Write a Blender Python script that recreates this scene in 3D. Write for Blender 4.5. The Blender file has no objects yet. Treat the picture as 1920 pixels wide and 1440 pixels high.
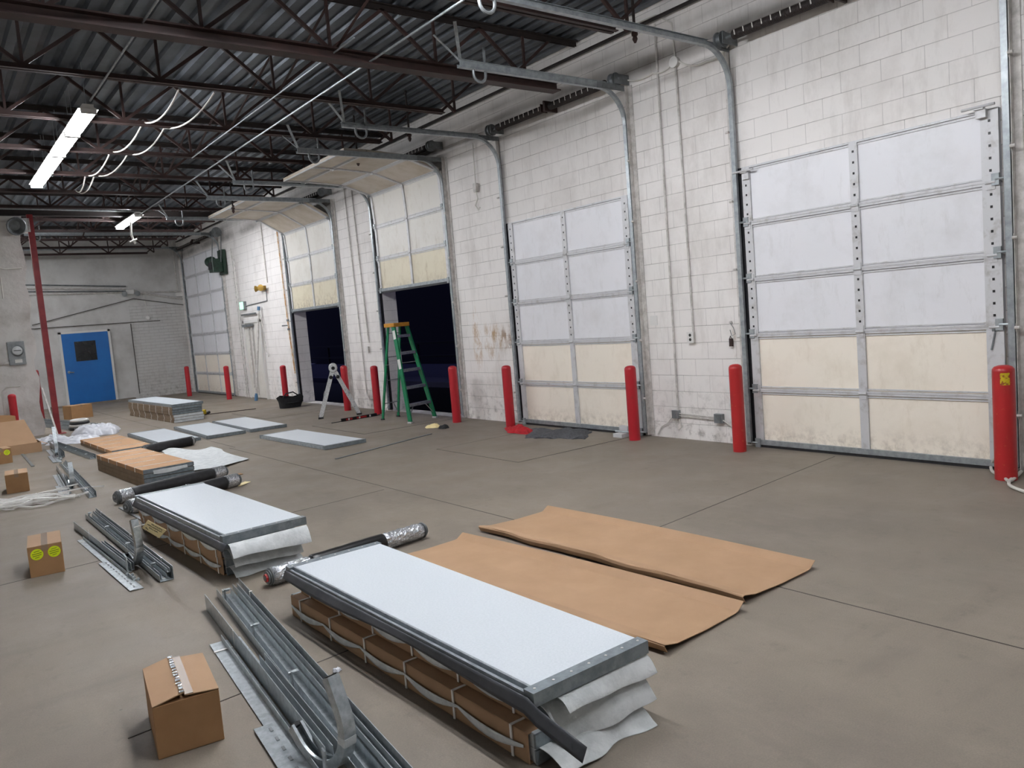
import bpy, math, random
from mathutils import Vector as V, Matrix
rnd = random.Random(7)
# ---------------------------------------------------------------- camera model (1920x1440 frame)
FPX, YAW, PITCH, ROLL, CAMZ = 1472.2, 0.646769, 0.0870174, -0.0825489, 1.70
_f = V((math.sin(YAW)*math.cos(PITCH), math.cos(YAW)*math.cos(PITCH), -math.sin(PITCH)))
_r0 = V((math.cos(YAW), -math.sin(YAW), 0)); _u0 = _r0.cross(_f)
_r = _r0*math.cos(ROLL) + _u0*math.sin(ROLL); _u = -_r0*math.sin(ROLL) + _u0*math.cos(ROLL)
CAM = V((0, 0, CAMZ))
def ray(x, y): return _r*((x-960)/FPX) - _u*((y-720)/FPX) + _f
def Zp(x, y, z=0.0): d = ray(x, y); return CAM + d*((z-CAMZ)/d.z)
def Xp(x, y, X=7.47): d = ray(x, y); return CAM + d*(X/d.x)
def Yp(x, y, Y): d = ray(x, y); return CAM + d*(Y/d.y)
scene = bpy.context.scene
cd = bpy.data.cameras.new('camera'); cam = bpy.data.objects.new('camera', cd); scene.collection.objects.link(cam)
cd.sensor_width = 36; cd.lens = FPX*36/1920; cd.clip_end = 200; cd.clip_start = .05
cam.matrix_world = Matrix(((_r.x, _u.x, -_f.x, 0), (_r.y, _u.y, -_f.y, 0), (_r.z, _u.z, -_f.z, CAMZ), (0, 0, 0, 1)))
scene.camera = cam
scene.view_settings.view_transform = 'Standard'; scene.view_settings.look = 'None'
scene.view_settings.gamma = 1; scene.view_settings.use_curve_mapping = False
scene.view_settings.exposure = 0.0
COL = scene.collection.objects
# ---------------------------------------------------------------- materials
def lin(h):
    h = h.lstrip('#'); o = []
    for i in (0, 2, 4):
        c = int(h[i:i+2], 16)/255; o.append(c/12.92 if c <= .04045 else ((c+.055)/1.055)**2.4)
    return (*o, 1)
def N(nt, t, **k):
    n = nt.nodes.new(t)
    for a, b in k.items():
        if a in n.inputs: n.inputs[a].default_value = b
        else: setattr(n, a, b)
    return n
def mix(nt, fac, a, b, bt='MIX'):
    m = nt.nodes.new('ShaderNodeMix'); m.data_type = 'RGBA'; m.blend_type = bt
    for s, v in ((0, fac), (6, a), (7, b)):
        if isinstance(v, (tuple, float, int)): m.inputs[s].default_value = v
        else: nt.links.new(v, m.inputs[s])
    return m.outputs[2]
def ramp(nt, v, a, b, lo=0.0, hi=1.0):
    m = nt.nodes.new('ShaderNodeMapRange'); nt.links.new(v, m.inputs[0])
    m.inputs[1].default_value = a; m.inputs[2].default_value = b; m.inputs[3].default_value = lo; m.inputs[4].default_value = hi
    return m.outputs[0]
def noise(nt, vec, scale, detail=4, rough=.6, sc=None):
    n = N(nt, 'ShaderNodeTexNoise'); n.inputs['Scale'].default_value = scale; n.inputs['Detail'].default_value = detail; n.inputs['Roughness'].default_value = rough
    if sc:
        mp = nt.nodes.new('ShaderNodeMapping'); mp.inputs['Scale'].default_value = sc; nt.links.new(vec, mp.inputs[0]); vec = mp.outputs[0]
    nt.links.new(vec, n.inputs['Vector']); return n.outputs['Fac']
def math_(nt, op, a, b):
    m = nt.nodes.new('ShaderNodeMath'); m.operation = op
    for i, v in enumerate((a, b)):
        if isinstance(v, (int, float)): m.inputs[i].default_value = v
        else: nt.links.new(v, m.inputs[i])
    return m.outputs[0]
def base(name):
    m = bpy.data.materials.new(name); m.use_nodes = True; nt = m.node_tree; b = nt.nodes['Principled BSDF']
    g = nt.nodes.new('ShaderNodeNewGeometry'); return m, nt, b, g.outputs['Position']
def mat(name, col, rough=.6, metal=0.0, col2=None, ns=6.0, a=.4, b2=.65, bump=0.0, bs=60.0, sc=None, spec=.5, local=False):
    m, nt, b, pos = base(name)
    if local:
        tc = nt.nodes.new('ShaderNodeTexCoord'); pos = tc.outputs['Object']
    b.inputs['Roughness'].default_value = rough; b.inputs['Metallic'].default_value = metal
    b.inputs['Specular IOR Level'].default_value = spec
    c1 = lin(col)
    if col2:
        f = ramp(nt, noise(nt, pos, ns, 5, .65, sc), a, b2); nt.links.new(mix(nt, f, c1, lin(col2)), b.inputs['Base Color'])
    else: b.inputs['Base Color'].default_value = c1
    if bump:
        bp = nt.nodes.new('ShaderNodeBump'); bp.inputs['Strength'].default_value = bump; bp.inputs['Distance'].default_value = .01
        nt.links.new(noise(nt, pos, bs, 3), bp.inputs['Height']); nt.links.new(bp.outputs[0], b.inputs['Normal'])
    return m
def emit(name, col, s):
    m = bpy.data.materials.new(name); m.use_nodes = True; nt = m.node_tree; nt.nodes.clear()
    e = N(nt, 'ShaderNodeEmission'); e.inputs[0].default_value = lin(col); e.inputs[1].default_value = s
    o = nt.nodes.new('ShaderNodeOutputMaterial'); nt.links.new(e.outputs[0], o.inputs[0]); return m
M = {}
# painted block wall : courses .1995 high, blocks .40 long
def block_mat(name, col, axis, bw=.40, bh=.1995, bump=.5, dirt='#8d8378', stains_and_bands=True, mortar='#a19c97', msz=.004):
    m, nt, b, pos = base(name)
    sx = nt.nodes.new('ShaderNodeSeparateXYZ'); nt.links.new(pos, sx.inputs[0]); cb = nt.nodes.new('ShaderNodeCombineXYZ')
    nt.links.new(sx.outputs[axis], cb.inputs[0]); nt.links.new(sx.outputs[2], cb.inputs[1])
    # small wobble so joints are not ruler straight
    wob = nt.nodes.new('ShaderNodeVectorMath'); wob.operation = 'ADD'
    nz = N(nt, 'ShaderNodeTexNoise'); nz.inputs['Scale'].default_value = 2.5; nt.links.new(pos, nz.inputs['Vector'])
    sc_ = nt.nodes.new('ShaderNodeVectorMath'); sc_.operation = 'SCALE'; sc_.inputs[3].default_value = .008
    nt.links.new(nz.outputs['Color'], sc_.inputs[0]); nt.links.new(cb.outputs[0], wob.inputs[0]); nt.links.new(sc_.outputs[0], wob.inputs[1])
    br = N(nt, 'ShaderNodeTexBrick'); nt.links.new(wob.outputs[0], br.inputs['Vector'])
    br.inputs['Scale'].default_value = 1; br.inputs['Brick Width'].default_value = bw; br.inputs['Row Height'].default_value = bh
    br.inputs['Mortar Size'].default_value = msz; br.inputs['Mortar Smooth'].default_value = .3
    br.inputs['Color1'].default_value = (1, 1, 1, 1); br.inputs['Color2'].default_value = (.9, .9, .9, 1); br.inputs['Mortar'].default_value = (0, 0, 0, 1)
    c = mix(nt, .5, lin(col), br.outputs['Color'], 'MULTIPLY')
    c = mix(nt, .10, lin(col), br.outputs['Color'], 'MULTIPLY')
    mfade = ramp(nt, noise(nt, pos, 1.3, 4, .7), .38, .62, .25, .95)
    sv = nt.nodes.new('ShaderNodeSeparateXYZ'); nt.links.new(wob.outputs[0], sv.inputs[0])
    fr = math_(nt, 'FRACT', math_(nt, 'ADD', math_(nt, 'DIVIDE', sv.outputs[1], bh), .5), 0); dh = math_(nt, 'ABSOLUTE', math_(nt, 'SUBTRACT', fr, .5), 0)
    hz = ramp(nt, dh, .03, .06, 1, .45)
    c = mix(nt, math_(nt, 'MULTIPLY', math_(nt, 'MULTIPLY', br.outputs['Fac'], mfade), hz), c, lin(mortar))
    # blotchy grime, vertical streaks
    c = mix(nt, ramp(nt, noise(nt, pos, .9, 6, .7), .5, .8, 0, .35), c, lin(dirt))
    c = mix(nt, ramp(nt, noise(nt, pos, 5, 6, .7, (1, 1, .25)), .52, .8, 0, .30), c, lin(dirt))
    # scuffed band just above the floor
    lo = ramp(nt, sx.outputs[2], 0, .9, 1, 0)
    c = mix(nt, math_(nt, 'MULTIPLY', lo, ramp(nt, noise(nt, pos, 9, 6, .7), .5, .72, 0, .8)), c, lin('#6d655d'))
    if stains_and_bands:  # local stains, then two patchy darker bands high on the wall
        for (py, pz, ry, rz, am, hx) in ((10.3, 1.30, .55, .35, .9, '#a98a63'), (10.75, 1.35, .16, .6, .8, '#b08a5a'), (9.85, 1.35, .3, .25, .9, '#7d5f45'), (18.75, 1.0, .22, .9, .9, '#b29a72'), (5.62, .95, .05, .5, .6, '#9c8264')):
            dy = math_(nt, 'DIVIDE', math_(nt, 'SUBTRACT', sx.outputs[1], py), ry); dz = math_(nt, 'DIVIDE', math_(nt, 'SUBTRACT', sx.outputs[2], pz), rz)
            d2 = math_(nt, 'ADD', math_(nt, 'MULTIPLY', dy, dy), math_(nt, 'MULTIPLY', dz, dz))
            c = mix(nt, math_(nt, 'MULTIPLY', ramp(nt, d2, .2, 1.0, am, 0), ramp(nt, noise(nt, pos, 8, 6, .75, (1, 1, .4)), .48, .64)), c, lin(hx))
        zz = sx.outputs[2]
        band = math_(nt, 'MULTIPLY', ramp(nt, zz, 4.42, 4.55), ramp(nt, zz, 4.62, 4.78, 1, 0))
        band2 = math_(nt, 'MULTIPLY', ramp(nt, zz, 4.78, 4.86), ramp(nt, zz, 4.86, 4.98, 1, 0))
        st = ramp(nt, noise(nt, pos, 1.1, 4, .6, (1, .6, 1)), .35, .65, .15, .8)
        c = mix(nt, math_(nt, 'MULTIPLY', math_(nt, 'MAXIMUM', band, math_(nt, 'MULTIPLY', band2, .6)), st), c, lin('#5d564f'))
    nt.links.new(c, b.inputs['Base Color']); b.inputs['Roughness'].default_value = .62; b.inputs['Specular IOR Level'].default_value = .35
    bp = nt.nodes.new('ShaderNodeBump'); bp.inputs['Strength'].default_value = bump; bp.inputs['Distance'].default_value = .006
    h = math_(nt, 'SUBTRACT', math_(nt, 'MULTIPLY', noise(nt, pos, 55, 4), .35), br.outputs['Fac'])
    nt.links.new(h, bp.inputs['Height']); nt.links.new(bp.outputs[0], b.inputs['Normal']); return m
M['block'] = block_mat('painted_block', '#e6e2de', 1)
M['block_x'] = block_mat('painted_block_end_wall', '#c9c8c5', 0, bw=.3, bh=.1, bump=.9, stains_and_bands=False, mortar='#a3a09c', msz=.006)
M['plaster'] = mat('painted_plaster', '#c8c7c4', .65, 0, '#aeaca8', 1.2, .42, .7, .3, 30)
M['rough_white'] = mat('painted_rough_masonry', '#d4d1cc', .65, 0, '#a9a49c', 1.4, .48, .75, .9, 7)
# concrete
def concrete():
    m, nt, b, pos = base('worn_concrete')
    c = mix(nt, ramp(nt, noise(nt, pos, .45, 6, .65), .38, .62), lin('#887e71'), lin('#7c7368'))
    c = mix(nt, ramp(nt, noise(nt, pos, 2.2, 8, .72, (1, .45, 1)), .48, .72, 0, .55), c, lin('#958a7d'))
    c = mix(nt, ramp(nt, noise(nt, pos, 6.5, 8, .75), .56, .78, 0, .5), c, lin('#5b534b'))
    c = mix(nt, ramp(nt, noise(nt, pos, 1.1, 5, .6, (.35, 1.6, 1)), .58, .74, 0, .35), c, lin('#5f574f'))
    c = mix(nt, ramp(nt, noise(nt, pos, 140, 2, .5), .35, .65, 0, .22), c, lin('#5c544c'))
    v = N(nt, 'ShaderNodeTexVoronoi'); v.inputs['Scale'].default_value = 2.3; nt.links.new(pos, v.inputs['Vector'])
    c = mix(nt, ramp(nt, v.outputs['Distance'], .0, .022, .9, 0), c, lin('#38332e'))
    nt.links.new(c, b.inputs['Base Color']); b.inputs['Specular IOR Level'].default_value = .3
    nt.links.new(ramp(nt, noise(nt, pos, 1.6, 4), .3, .7, .52, .68), b.inputs['Roughness'])
    bp = nt.nodes.new('ShaderNodeBump'); bp.inputs['Strength'].default_value = .25; bp.inputs['Distance'].default_value = .004
    nt.links.new(noise(nt, pos, 40, 5), bp.inputs['Height']); nt.links.new(bp.outputs[0], b.inputs['Normal']); return m
M['concrete'] = concrete()
M['joint'] = mat('dark_joint', '#453f39', .9)
# overhead door skins
def door_mat(name, col, dirt, zlo, amt, streak=.5):
    m, nt, b, pos = base(name)
    sx = nt.nodes.new('ShaderNodeSeparateXYZ'); nt.links.new(pos, sx.inputs[0])
    c = mix(nt, ramp(nt, noise(nt, pos, 1.7, 6, .7), .5, .8, 0, .4), lin(col), lin(dirt))
    c = mix(nt, ramp(nt, noise(nt, pos, 7, 6, .75, (1, 1, .3)), .55, .8, 0, streak), c, lin(dirt))
    lo = ramp(nt, sx.outputs[2], zlo, zlo+.32, 1, 0)
    c = mix(nt, math_(nt, 'MULTIPLY', lo, ramp(nt, noise(nt, pos, 11, 8, .75), .45, .68, 0, amt)), c, lin('#7d6b52'))
    nt.links.new(c, b.inputs['Base Color']); b.inputs['Roughness'].default_value = .45; return m
M['door_white'] = door_mat('door_skin_white', '#e4e4e7', '#bdbbb8', -1, .0)
M['door_cream'] = door_mat('door_skin_cream', '#f3eadb', '#cbbda5', 0, .75)
M['door_cream_up'] = door_mat('door_skin_cream_raised', '#d6ceb6', '#a39069', 2.25, .95, .8)
M['door_old'] = door_mat('door_skin_old_white', '#d7d4cc', '#a89c88', -1, .0, .6)
M['door_back'] = mat('door_skin_tan_white', '#cfc6ba', .6, 0, '#b5a893', 2, .4, .7)
M['rail_paint'] = mat('painted_rail', '#cacacb', .45, .1, '#a19d98', 9, .52, .78)
M['galv'] = mat('galvanised_steel', '#a9afb1', .36, .45, '#8b9194', 14, .35, .65)
M['galv_new'] = mat('new_galvanised_steel', '#c2c9cc', .28, .45, '#9ba3a7', 30, .35, .65)
M['galv_dull'] = mat('dull_galvanised_steel', '#84888a', .45, .4, '#66696a', 8, .35, .65)
M['galv_frame'] = mat('grey_metal_edge', '#8b9499', .38, .35, '#778085', 20, .4, .6)
M['rust'] = mat('red_oxide_steel', '#3f2a26', .6, .05, '#2b1f1c', 5, .35, .7)
M['rust_dk'] = mat('dark_oxide_steel', '#2a201d', .65, .05, '#1b1614', 5, .35, .7)
M['deck'] = mat('steel_roof_deck', '#666c73', .42, .5, '#43484d', 1.4, .35, .7)
M['dark'] = mat('black_rubber', '#1b1b1d', .5, 0, '#26262a', 20)
M['seal'] = mat('grey_black_rubber', '#34363b', .5, 0, '#44464b', 6)
M['black'] = mat('black_plastic', '#0d0d0e', .35)
M['red'] = mat('red_bollard_paint', '#ae1c28', .38, 0, '#98292a', 14, .58, .72)
M['red_worn'] = mat('worn_red_bollard_paint', '#ad2224', .4, 0, '#bb5a34', 26, .62, .72)
M['red_col'] = mat('red_column_paint', '#7d1a22', .5, 0, '#8f2a2c', 4)
M['yellow'] = mat('yellow_paint', '#c9b11a', .5, 0, '#8f4a22', 40, .5, .6)
M['blue'] = mat('blue_door_paint', '#0064ad', .42, 0, '#005ea5', 2)
M['glass_dk'] = mat('dark_window_glass', '#16181b', .08, 0, '#24262a', 3)
M['white'] = mat('white_paint', '#d5d3cf', .5)
M['whitepanel'] = mat('white_embossed_skin', '#dbe1e6', .38, 0, '#d3dadf', 90, .4, .6, .15, 220)
M['kraft'] = mat('kraft_cardboard', '#ab8a6a', .75, 0, '#a28161', 3, .35, .7, .06, 90)
M['kraft_dk'] = mat('kraft_cardboard_inner', '#9d7851', .8, 0, '#906c47', 4, .35, .7)
M['kraft_lt'] = mat('kraft_cardboard_light', '#bc936c', .75, 0, '#b28a63', 3, .35, .7)
M['kraft_side'] = mat('kraft_edge_stack', '#8c7963', .8, 0, '#7d6a55', 9, .35, .7)
M['rail_silver'] = mat('silver_edge_rail', '#a4abb0', .3, .25, '#8d959a', 20, .4, .6)
M['foam'] = mat('white_foam_sheet', '#d9dcdc', .7, 0, '#c5c9c9', 12, .4, .6, .3, 50)
M['strap'] = mat('white_strapping', '#e8e6e2', .45)
M['tape'] = mat('brown_packing_tape', '#8f7a66', .25)
M['tin'] = mat('crumpled_foil', '#dfe2e6', .2, .8, '#a3a6ab', 60, .4, .6, 1.0, 45)
M['green'] = mat('green_fibreglass', '#12794f', .4, 0, '#0f6a45', 9)
M['alu'] = mat('aluminium', '#b9bcc0', .35, .8, '#8e9195', 30)
M['alu_white'] = mat('pale_aluminium_speckled', '#c9cac9', .4, .35, '#6b6c6c', 55, .56, .64)
M['orange_top'] = mat('amber_ladder_cap', '#c58a2b', .5, 0, '#b07a26', 15)
M['cloth_red'] = mat('red_cloth', '#b5121f', .85, 0, '#9b0f1a', 8)
M['cloth_grey'] = mat('grey_moving_blanket', '#4a4b4e', .95, 0, '#5b5c60', 30, .4, .6, .8, 120)
M['cloth_black'] = mat('black_canvas', '#131416', .75, 0, '#1e2022', 20, .4, .6, .4, 80)
M['white_cloth'] = mat('white_plastic_film', '#dfe1e6', .35, 0, '#c9ccd4', 5, .4, .65, .5, 18)
M['neon'] = mat('fluorescent_yellow_sticker', '#d6e80f', .5)
M['ink'] = mat('black_ink', '#2a2a26', .6)
M['tag'] = mat('manila_tag', '#f1dfa6', .6)
M['wire_w'] = mat('white_cable', '#cfccc4', .45)
M['conduit_w'] = mat('white_painted_conduit', '#cdc9c4', .5, 0, '#aaa6a0', 12)
M['brass'] = mat('amber_horn_casting', '#9a7a34', .4, .5)
M['opgreen'] = mat('dark_green_enamel', '#1f3a2c', .4, 0, '#15261e', 14)
M['grey_box'] = mat('grey_enamel_box', '#8f9394', .45, 0, '#7b7f80', 10)
M['greylt'] = mat('light_grey_dial', '#c4c7c7', .3)
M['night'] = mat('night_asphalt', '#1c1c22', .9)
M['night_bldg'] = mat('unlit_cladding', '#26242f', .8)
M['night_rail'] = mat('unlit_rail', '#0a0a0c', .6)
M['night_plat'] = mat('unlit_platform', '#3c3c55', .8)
M['rusty_stain'] = mat('rust_stained_paint', '#b98a58', .7, 0, '#c9b8a0', 9, .45, .6)
M['blue_pvc'] = mat('blue_grey_plastic', '#4d7394', .5)
M['tube'] = emit('fluorescent_tube_glow', '#f6f9ff', 38)
M['tube_long'] = emit('fluorescent_long_tube_glow', '#f6f9ff', 64)
M['exit'] = emit('green_sign_glow', '#8fe0b0', .75)
# ---------------------------------------------------------------- mesh kit
class MB:
    def __init__(s): s.v = []; s.f = []
    def add(s, vs, fs):
        o = len(s.v); s.v += [V(p) for p in vs]; s.f += [tuple(o+i for i in f) for f in fs]; return s
    def box(s, x0, x1, y0, y1, z0, z1):
        return s.add([(x, y, z) for x in (x0, x1) for y in (y0, y1) for z in (z0, z1)],
                     [(0, 1, 3, 2), (4, 6, 7, 5), (0, 4, 5, 1), (2, 3, 7, 6), (0, 2, 6, 4), (1, 5, 7, 3)])
    def ob(s, c, a, b, d):     # oriented box: centre, three half-extent vectors
        c, a, b, d = V(c), V(a), V(b), V(d)
        return s.add([c+i*a+j*b+k*d for i in (-1, 1) for j in (-1, 1) for k in (-1, 1)],
                     [(0, 1, 3, 2), (4, 6, 7, 5), (0, 4, 5, 1), (2, 3, 7, 6), (0, 2, 6, 4), (1, 5, 7, 3)])
    def bar(s, p, q, w, h, up=(0, 0, 1)):
        p, q = V(p), V(q); d = (q-p).normalized(); sd = d.cross(V(up))
        if sd.length < 1e-4: sd = d.cross(V((0, 1, 0)))
        sd.normalize(); u = sd.cross(d)
        return s.ob((p+q)/2, (q-p)/2, sd*w/2, u*h/2)
    def sweep(s, path, prof, side, closed=True):   # planar path, constant side vector; prof = (u along side, v along in-plane normal)
        path = [V(p) for p in path]; side = V(side).normalized(); n = len(prof); o = len(s.v)
        for i, p in enumerate(path):
            t = (path[min(i+1, len(path)-1)]-path[max(i-1, 0)]).normalized(); nn = side.cross(t).normalized()
            k = 1.0
            if 0 < i < len(path)-1:
                a = (path[i]-path[i-1]).normalized(); k = 1/max(.4, a.dot(t))
            for u, w in prof: s.v.append(p+side*u+nn*w*k)
        m = n if closed else n-1
        for i in range(len(path)-1):
            for j in range(m):
                a = o+i*n+j; b = o+i*n+(j+1) % n; s.f.append((a, b, b+n, a+n))
        if closed:
            s.f.append(tuple(o+j for j in range(n))[::-1]); s.f.append(tuple(o+(len(path)-1)*n+j for j in range(n)))
        return s
    def tube(s, pts, r, n=8, r2=None, cap=True):
        pts = [V(p) for p in pts]; o = len(s.v); L = len(pts); ref = None
        for i, p in enumerate(pts):
            t = (pts[min(i+1, L-1)]-pts[max(i-1, 0)]).normalized()
            if ref is None: ref = t.orthogonal().normalized()
            ref = (ref - t*ref.dot(t)); ref = ref.normalized() if ref.length > 1e-5 else t.orthogonal().normalized()
            b = t.cross(ref); rr = r if r2 is None else r+(r2-r)*i/(L-1)
            if callable(r): rr = r(i/(L-1))
            for k in range(n):
                a = 2*math.pi*k/n; s.v.append(p+(ref*math.cos(a)+b*math.sin(a))*rr)
        for i in range(L-1):
            for k in range(n):
                a = o+i*n+k; b = o+i*n+(k+1) % n; s.f.append((a, b, b+n, a+n))
        if cap: s.f.append(tuple(o+k for k in range(n))[::-1]); s.f.append(tuple(o+(L-1)*n+k for k in range(n)))
        return s
    def lathe(s, c, axis, prof, n=20):     # prof = (radius, distance along axis)
        c, axis = V(c), V(axis).normalized(); ref = axis.orthogonal().normalized(); b = axis.cross(ref); o = len(s.v)
        for r, h in prof:
            for k in range(n):
                a = 2*math.pi*k/n; s.v.append(c+axis*h+(ref*math.cos(a)+b*math.sin(a))*r)
        for i in range(len(prof)-1):
            for k in range(n):
                a = o+i*n+k; bb = o+i*n+(k+1) % n; s.f.append((a, bb, bb+n, a+n))
        s.f.append(tuple(o+k for k in range(n))[::-1]); s.f.append(tuple(o+(len(prof)-1)*n+k for k in range(n))); return s
    def grid(s, fn, nu, nv, th=0.0):       # surface fn(u,v)->point, with thickness th in -z
        o = len(s.v)
        for L in (0, 1) if th else (0,):
            for i in range(nu+1):
                for j in range(nv+1):
                    p = V(fn(i/nu, j/nv)); s.v.append(p-V((0, 0, th*L)))
        W = nv+1; K = (nu+1)*W
        for i in range(nu):
            for j in range(nv):
                a = o+i*W+j; q = (a, a+W, a+W+1, a+1); s.f.append(q)
                if th: s.f.append(tuple(x+K for x in q[::-1]))
        if th:
            ed = [(o+i*W, o+(i+1)*W) for i in range(nu)] + [(o+(i+1)*W+nv, o+i*W+nv) for i in range(nu)] + \
                 [(o+j+1, o+j) for j in range(nv)] + [(o+nu*W+j, o+nu*W+j+1) for j in range(nv)]
            for a, b in ed: s.f.append((b, a, a+K, b+K))
        return s
def mk(name, mb, m, parent=None, smooth=False, bevel=0.0, origin=None, solid=0.0):
    me = bpy.data.meshes.new(name)
    if parent is not None: org = WL[parent.name]
    elif origin is not None: org = V(origin)
    else:
        xs = [p.x for p in mb.v]; ys = [p.y for p in mb.v]; zs = [p.z for p in mb.v]
        org = V(((min(xs)+max(xs))/2, (min(ys)+max(ys))/2, min(zs)))
    me.from_pydata([tuple(p-org) for p in mb.v], [], mb.f); me.update()
    me.materials.append(M[m] if isinstance(m, str) else m)
    if smooth:
        for p in me.polygons: p.use_smooth = True
    o = bpy.data.objects.new(name, me); COL.link(o)
    if parent is not None: o.parent = parent; WL[o.name] = org
    else: o.location = org; WL[o.name] = org
    if bevel:
        b = o.modifiers.new('bevel', 'BEVEL'); b.width = bevel; b.segments = 2; b.limit_method = 'ANGLE'
    if smooth:
        try: me.set_sharp_from_angle(angle=math.radians(40))
        except Exception: pass
    return o
WL = {}
def tag(o, label, cat=None, group=None, kind=None):
    o['label'] = label
    if cat: o['category'] = cat
    if group: o['group'] = group
    if kind: o['kind'] = kind
    return o
def thing(name, label, cat, loc=(0, 0, 0), group=None, kind=None):
    o = bpy.data.objects.new(name, None); COL.link(o); o.location = loc; WL[o.name] = V(loc); o.empty_display_size = .1
    return tag(o, label, cat, group, kind)
def dup(o, loc=None, label=None, parent=None):
    c = o.copy(); COL.link(c)
    if parent is not None: c.parent = parent
    if loc is not None: c.location = loc
    if label: c['label'] = label
    for ch in list(CH.get(o.name, ())): pass
    for ch in [x for x in bpy.data.objects if x.parent == o]: dup(ch, parent=c)
    return c
CH = {}
def struct(name, mb, m, label, cat, **k):
    o = mk(name, mb, m, **k); return tag(o, label, cat, kind='structure')
def arc(c, r, a0, a1, n, ex, ez):
    c, ex, ez = V(c), V(ex), V(ez)
    return [c+ex*(r*math.cos(a0+(a1-a0)*i/n))+ez*(r*math.sin(a0+(a1-a0)*i/n)) for i in range(n+1)]
def rect2(w, h): return [(-w/2, -h/2), (w/2, -h/2), (w/2, h/2), (-w/2, h/2)]
OFFL = [(3.6, 5.5), (2.6, 6.1), (2.6, 4.8), (2.6, 3.3), (2.6, 1.2), (2.6, -0.7), (0.8, 22.5), (1.5, 21.6), (1.75, 25.6)]; EXPO = 2.08  # out-of-view strip lights, added and placed to set the brightness
# ================================================================ SETTING
XW = 7.47; YB = 27.95; XL = -3.5; YF = -3.5; ZD = 5.22
struct('floor', MB().box(XL, XW, YF, YB, -.12, 0), 'concrete', 'worn grey-brown concrete floor slab of the dock', 'floor')
w = MB()
for y0, y1, z0 in ((YF, 11.32, 0), (11.32, 13.88, 3.0), (13.88, 15.72, 0), (15.72, 18.42, 3.0), (18.42, YB+.25, 0)):
    w.box(XW, XW+.3, y0, y1, z0 if z0 else -1.3, 5.5)
for y0, y1 in ((11.32, 13.88), (15.72, 18.42)): w.box(XW, XW+.3, y0, y1, -1.3, -.001)
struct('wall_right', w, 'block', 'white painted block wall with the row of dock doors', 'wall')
struct('wall_back', MB().box(XL, XW, YB, YB+.25, 0, 5.5), 'plaster', 'far end wall of painted plaster around the blue door', 'wall')
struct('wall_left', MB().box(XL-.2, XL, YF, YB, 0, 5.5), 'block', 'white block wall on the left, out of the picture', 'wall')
struct('wall_front', MB().box(XL, XW, YF-.2, YF, 0, 5.5), 'plaster', 'wall behind the viewer', 'wall')
pr = random.Random(3)
def pier(u, v):
    return (0, 0, 0)
pw = MB()
nz_ = 26
xs_e = [2.03+.035*math.sin(i*1.3)+pr.uniform(-.015, .015)+.07*(i/nz_) for i in range(nz_+1)]
for i in range(nz_):
    z0, z1 = 4.58*i/nz_, 4.58*(i+1)/nz_; a, b = xs_e[i], xs_e[i+1]
    pw.add([(XL, 19.2, z0), (a, 19.2, z0), (a, 19.6, z0), (XL, 19.6, z0), (XL, 19.2, z1), (b, 19.2, z1), (b, 19.6, z1), (XL, 19.6, z1)],
           [(0, 1, 5, 4), (1, 2, 6, 5), (2, 3, 7, 6)] + ([(4, 5, 6, 7)] if i == nz_-1 else []))
struct('wall_left_partition', pw, 'rough_white', 'rough white masonry partition end behind the open cardboard box', 'wall')
# brick patch on the end wall
struct('wall_back_brick', MB().box(5.77, XW, YB-.03, YB, 0, 3.0), 'block_x', 'white painted brick area of the end wall right of the blue door', 'wall')
tr = MB()
for a, b in (((60, 610), (250, 560)), ((250, 560), (345, 572)), ((55, 617), (300, 601)), ((245, 607), (262, 738))):
    p, q = Yp(*a, YB-.035), Yp(*b, YB-.035); tr.bar(p, q, .02, .025, (0, 1, 0))
struct('trim_1', tr, 'joint', 'thin roofline scar and seams across the end wall', 'trim')
struct('trim_2', MB().box(3.2, 5.6, YB-.28, YB, 0, .05), 'concrete', 'low concrete sill in front of the blue door', 'trim')
# ceiling deck
ck = MB(); x = XL; pts = []
while x < XW+.05:
    pts += [(x, ZD+.045), (x+.06, ZD+.045), (x+.085, ZD), (x+.18, ZD)]; x += .203
for i, (a, b) in enumerate(pts): ck.v += [V((a, YF, b)), V((a, YB, b))]
for i in range(len(pts)-1): ck.f.append((2*i, 2*i+2, 2*i+3, 2*i+1))
o = struct('ceiling', ck, 'deck', 'ribbed dark steel roof deck above the joists', 'ceiling')
sm = o.modifiers.new('thick', 'SOLIDIFY'); sm.thickness = .02; sm.offset = 1
# joints in the floor slab
fj = [(Zp(690, 905), Zp(1920, 1217)), (Zp(1565, 856), Zp(1208, 1000)), (Zp(0, 1098), Zp(720, 918)), (Zp(240, 1385), Zp(1200, 1000)),
      (Zp(430, 840), Zp(690, 905)), (V((3.84, 12.4, 0)), V((3.84, 27.6, 0))), (V((3.84, 1.4, 0)), V((3.84, -3, 0)))]
k = 0
for p, q in fj:
    if (p-q).length < .4: continue
    k += 1; o = MB().bar(p+V((0, 0, .0005)), q+V((0, 0, .0005)), .008, .002)
    struct('trim_%d' % (k+2), o, 'joint', 'straight saw-cut joint in the concrete floor', 'floor joint')
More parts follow.
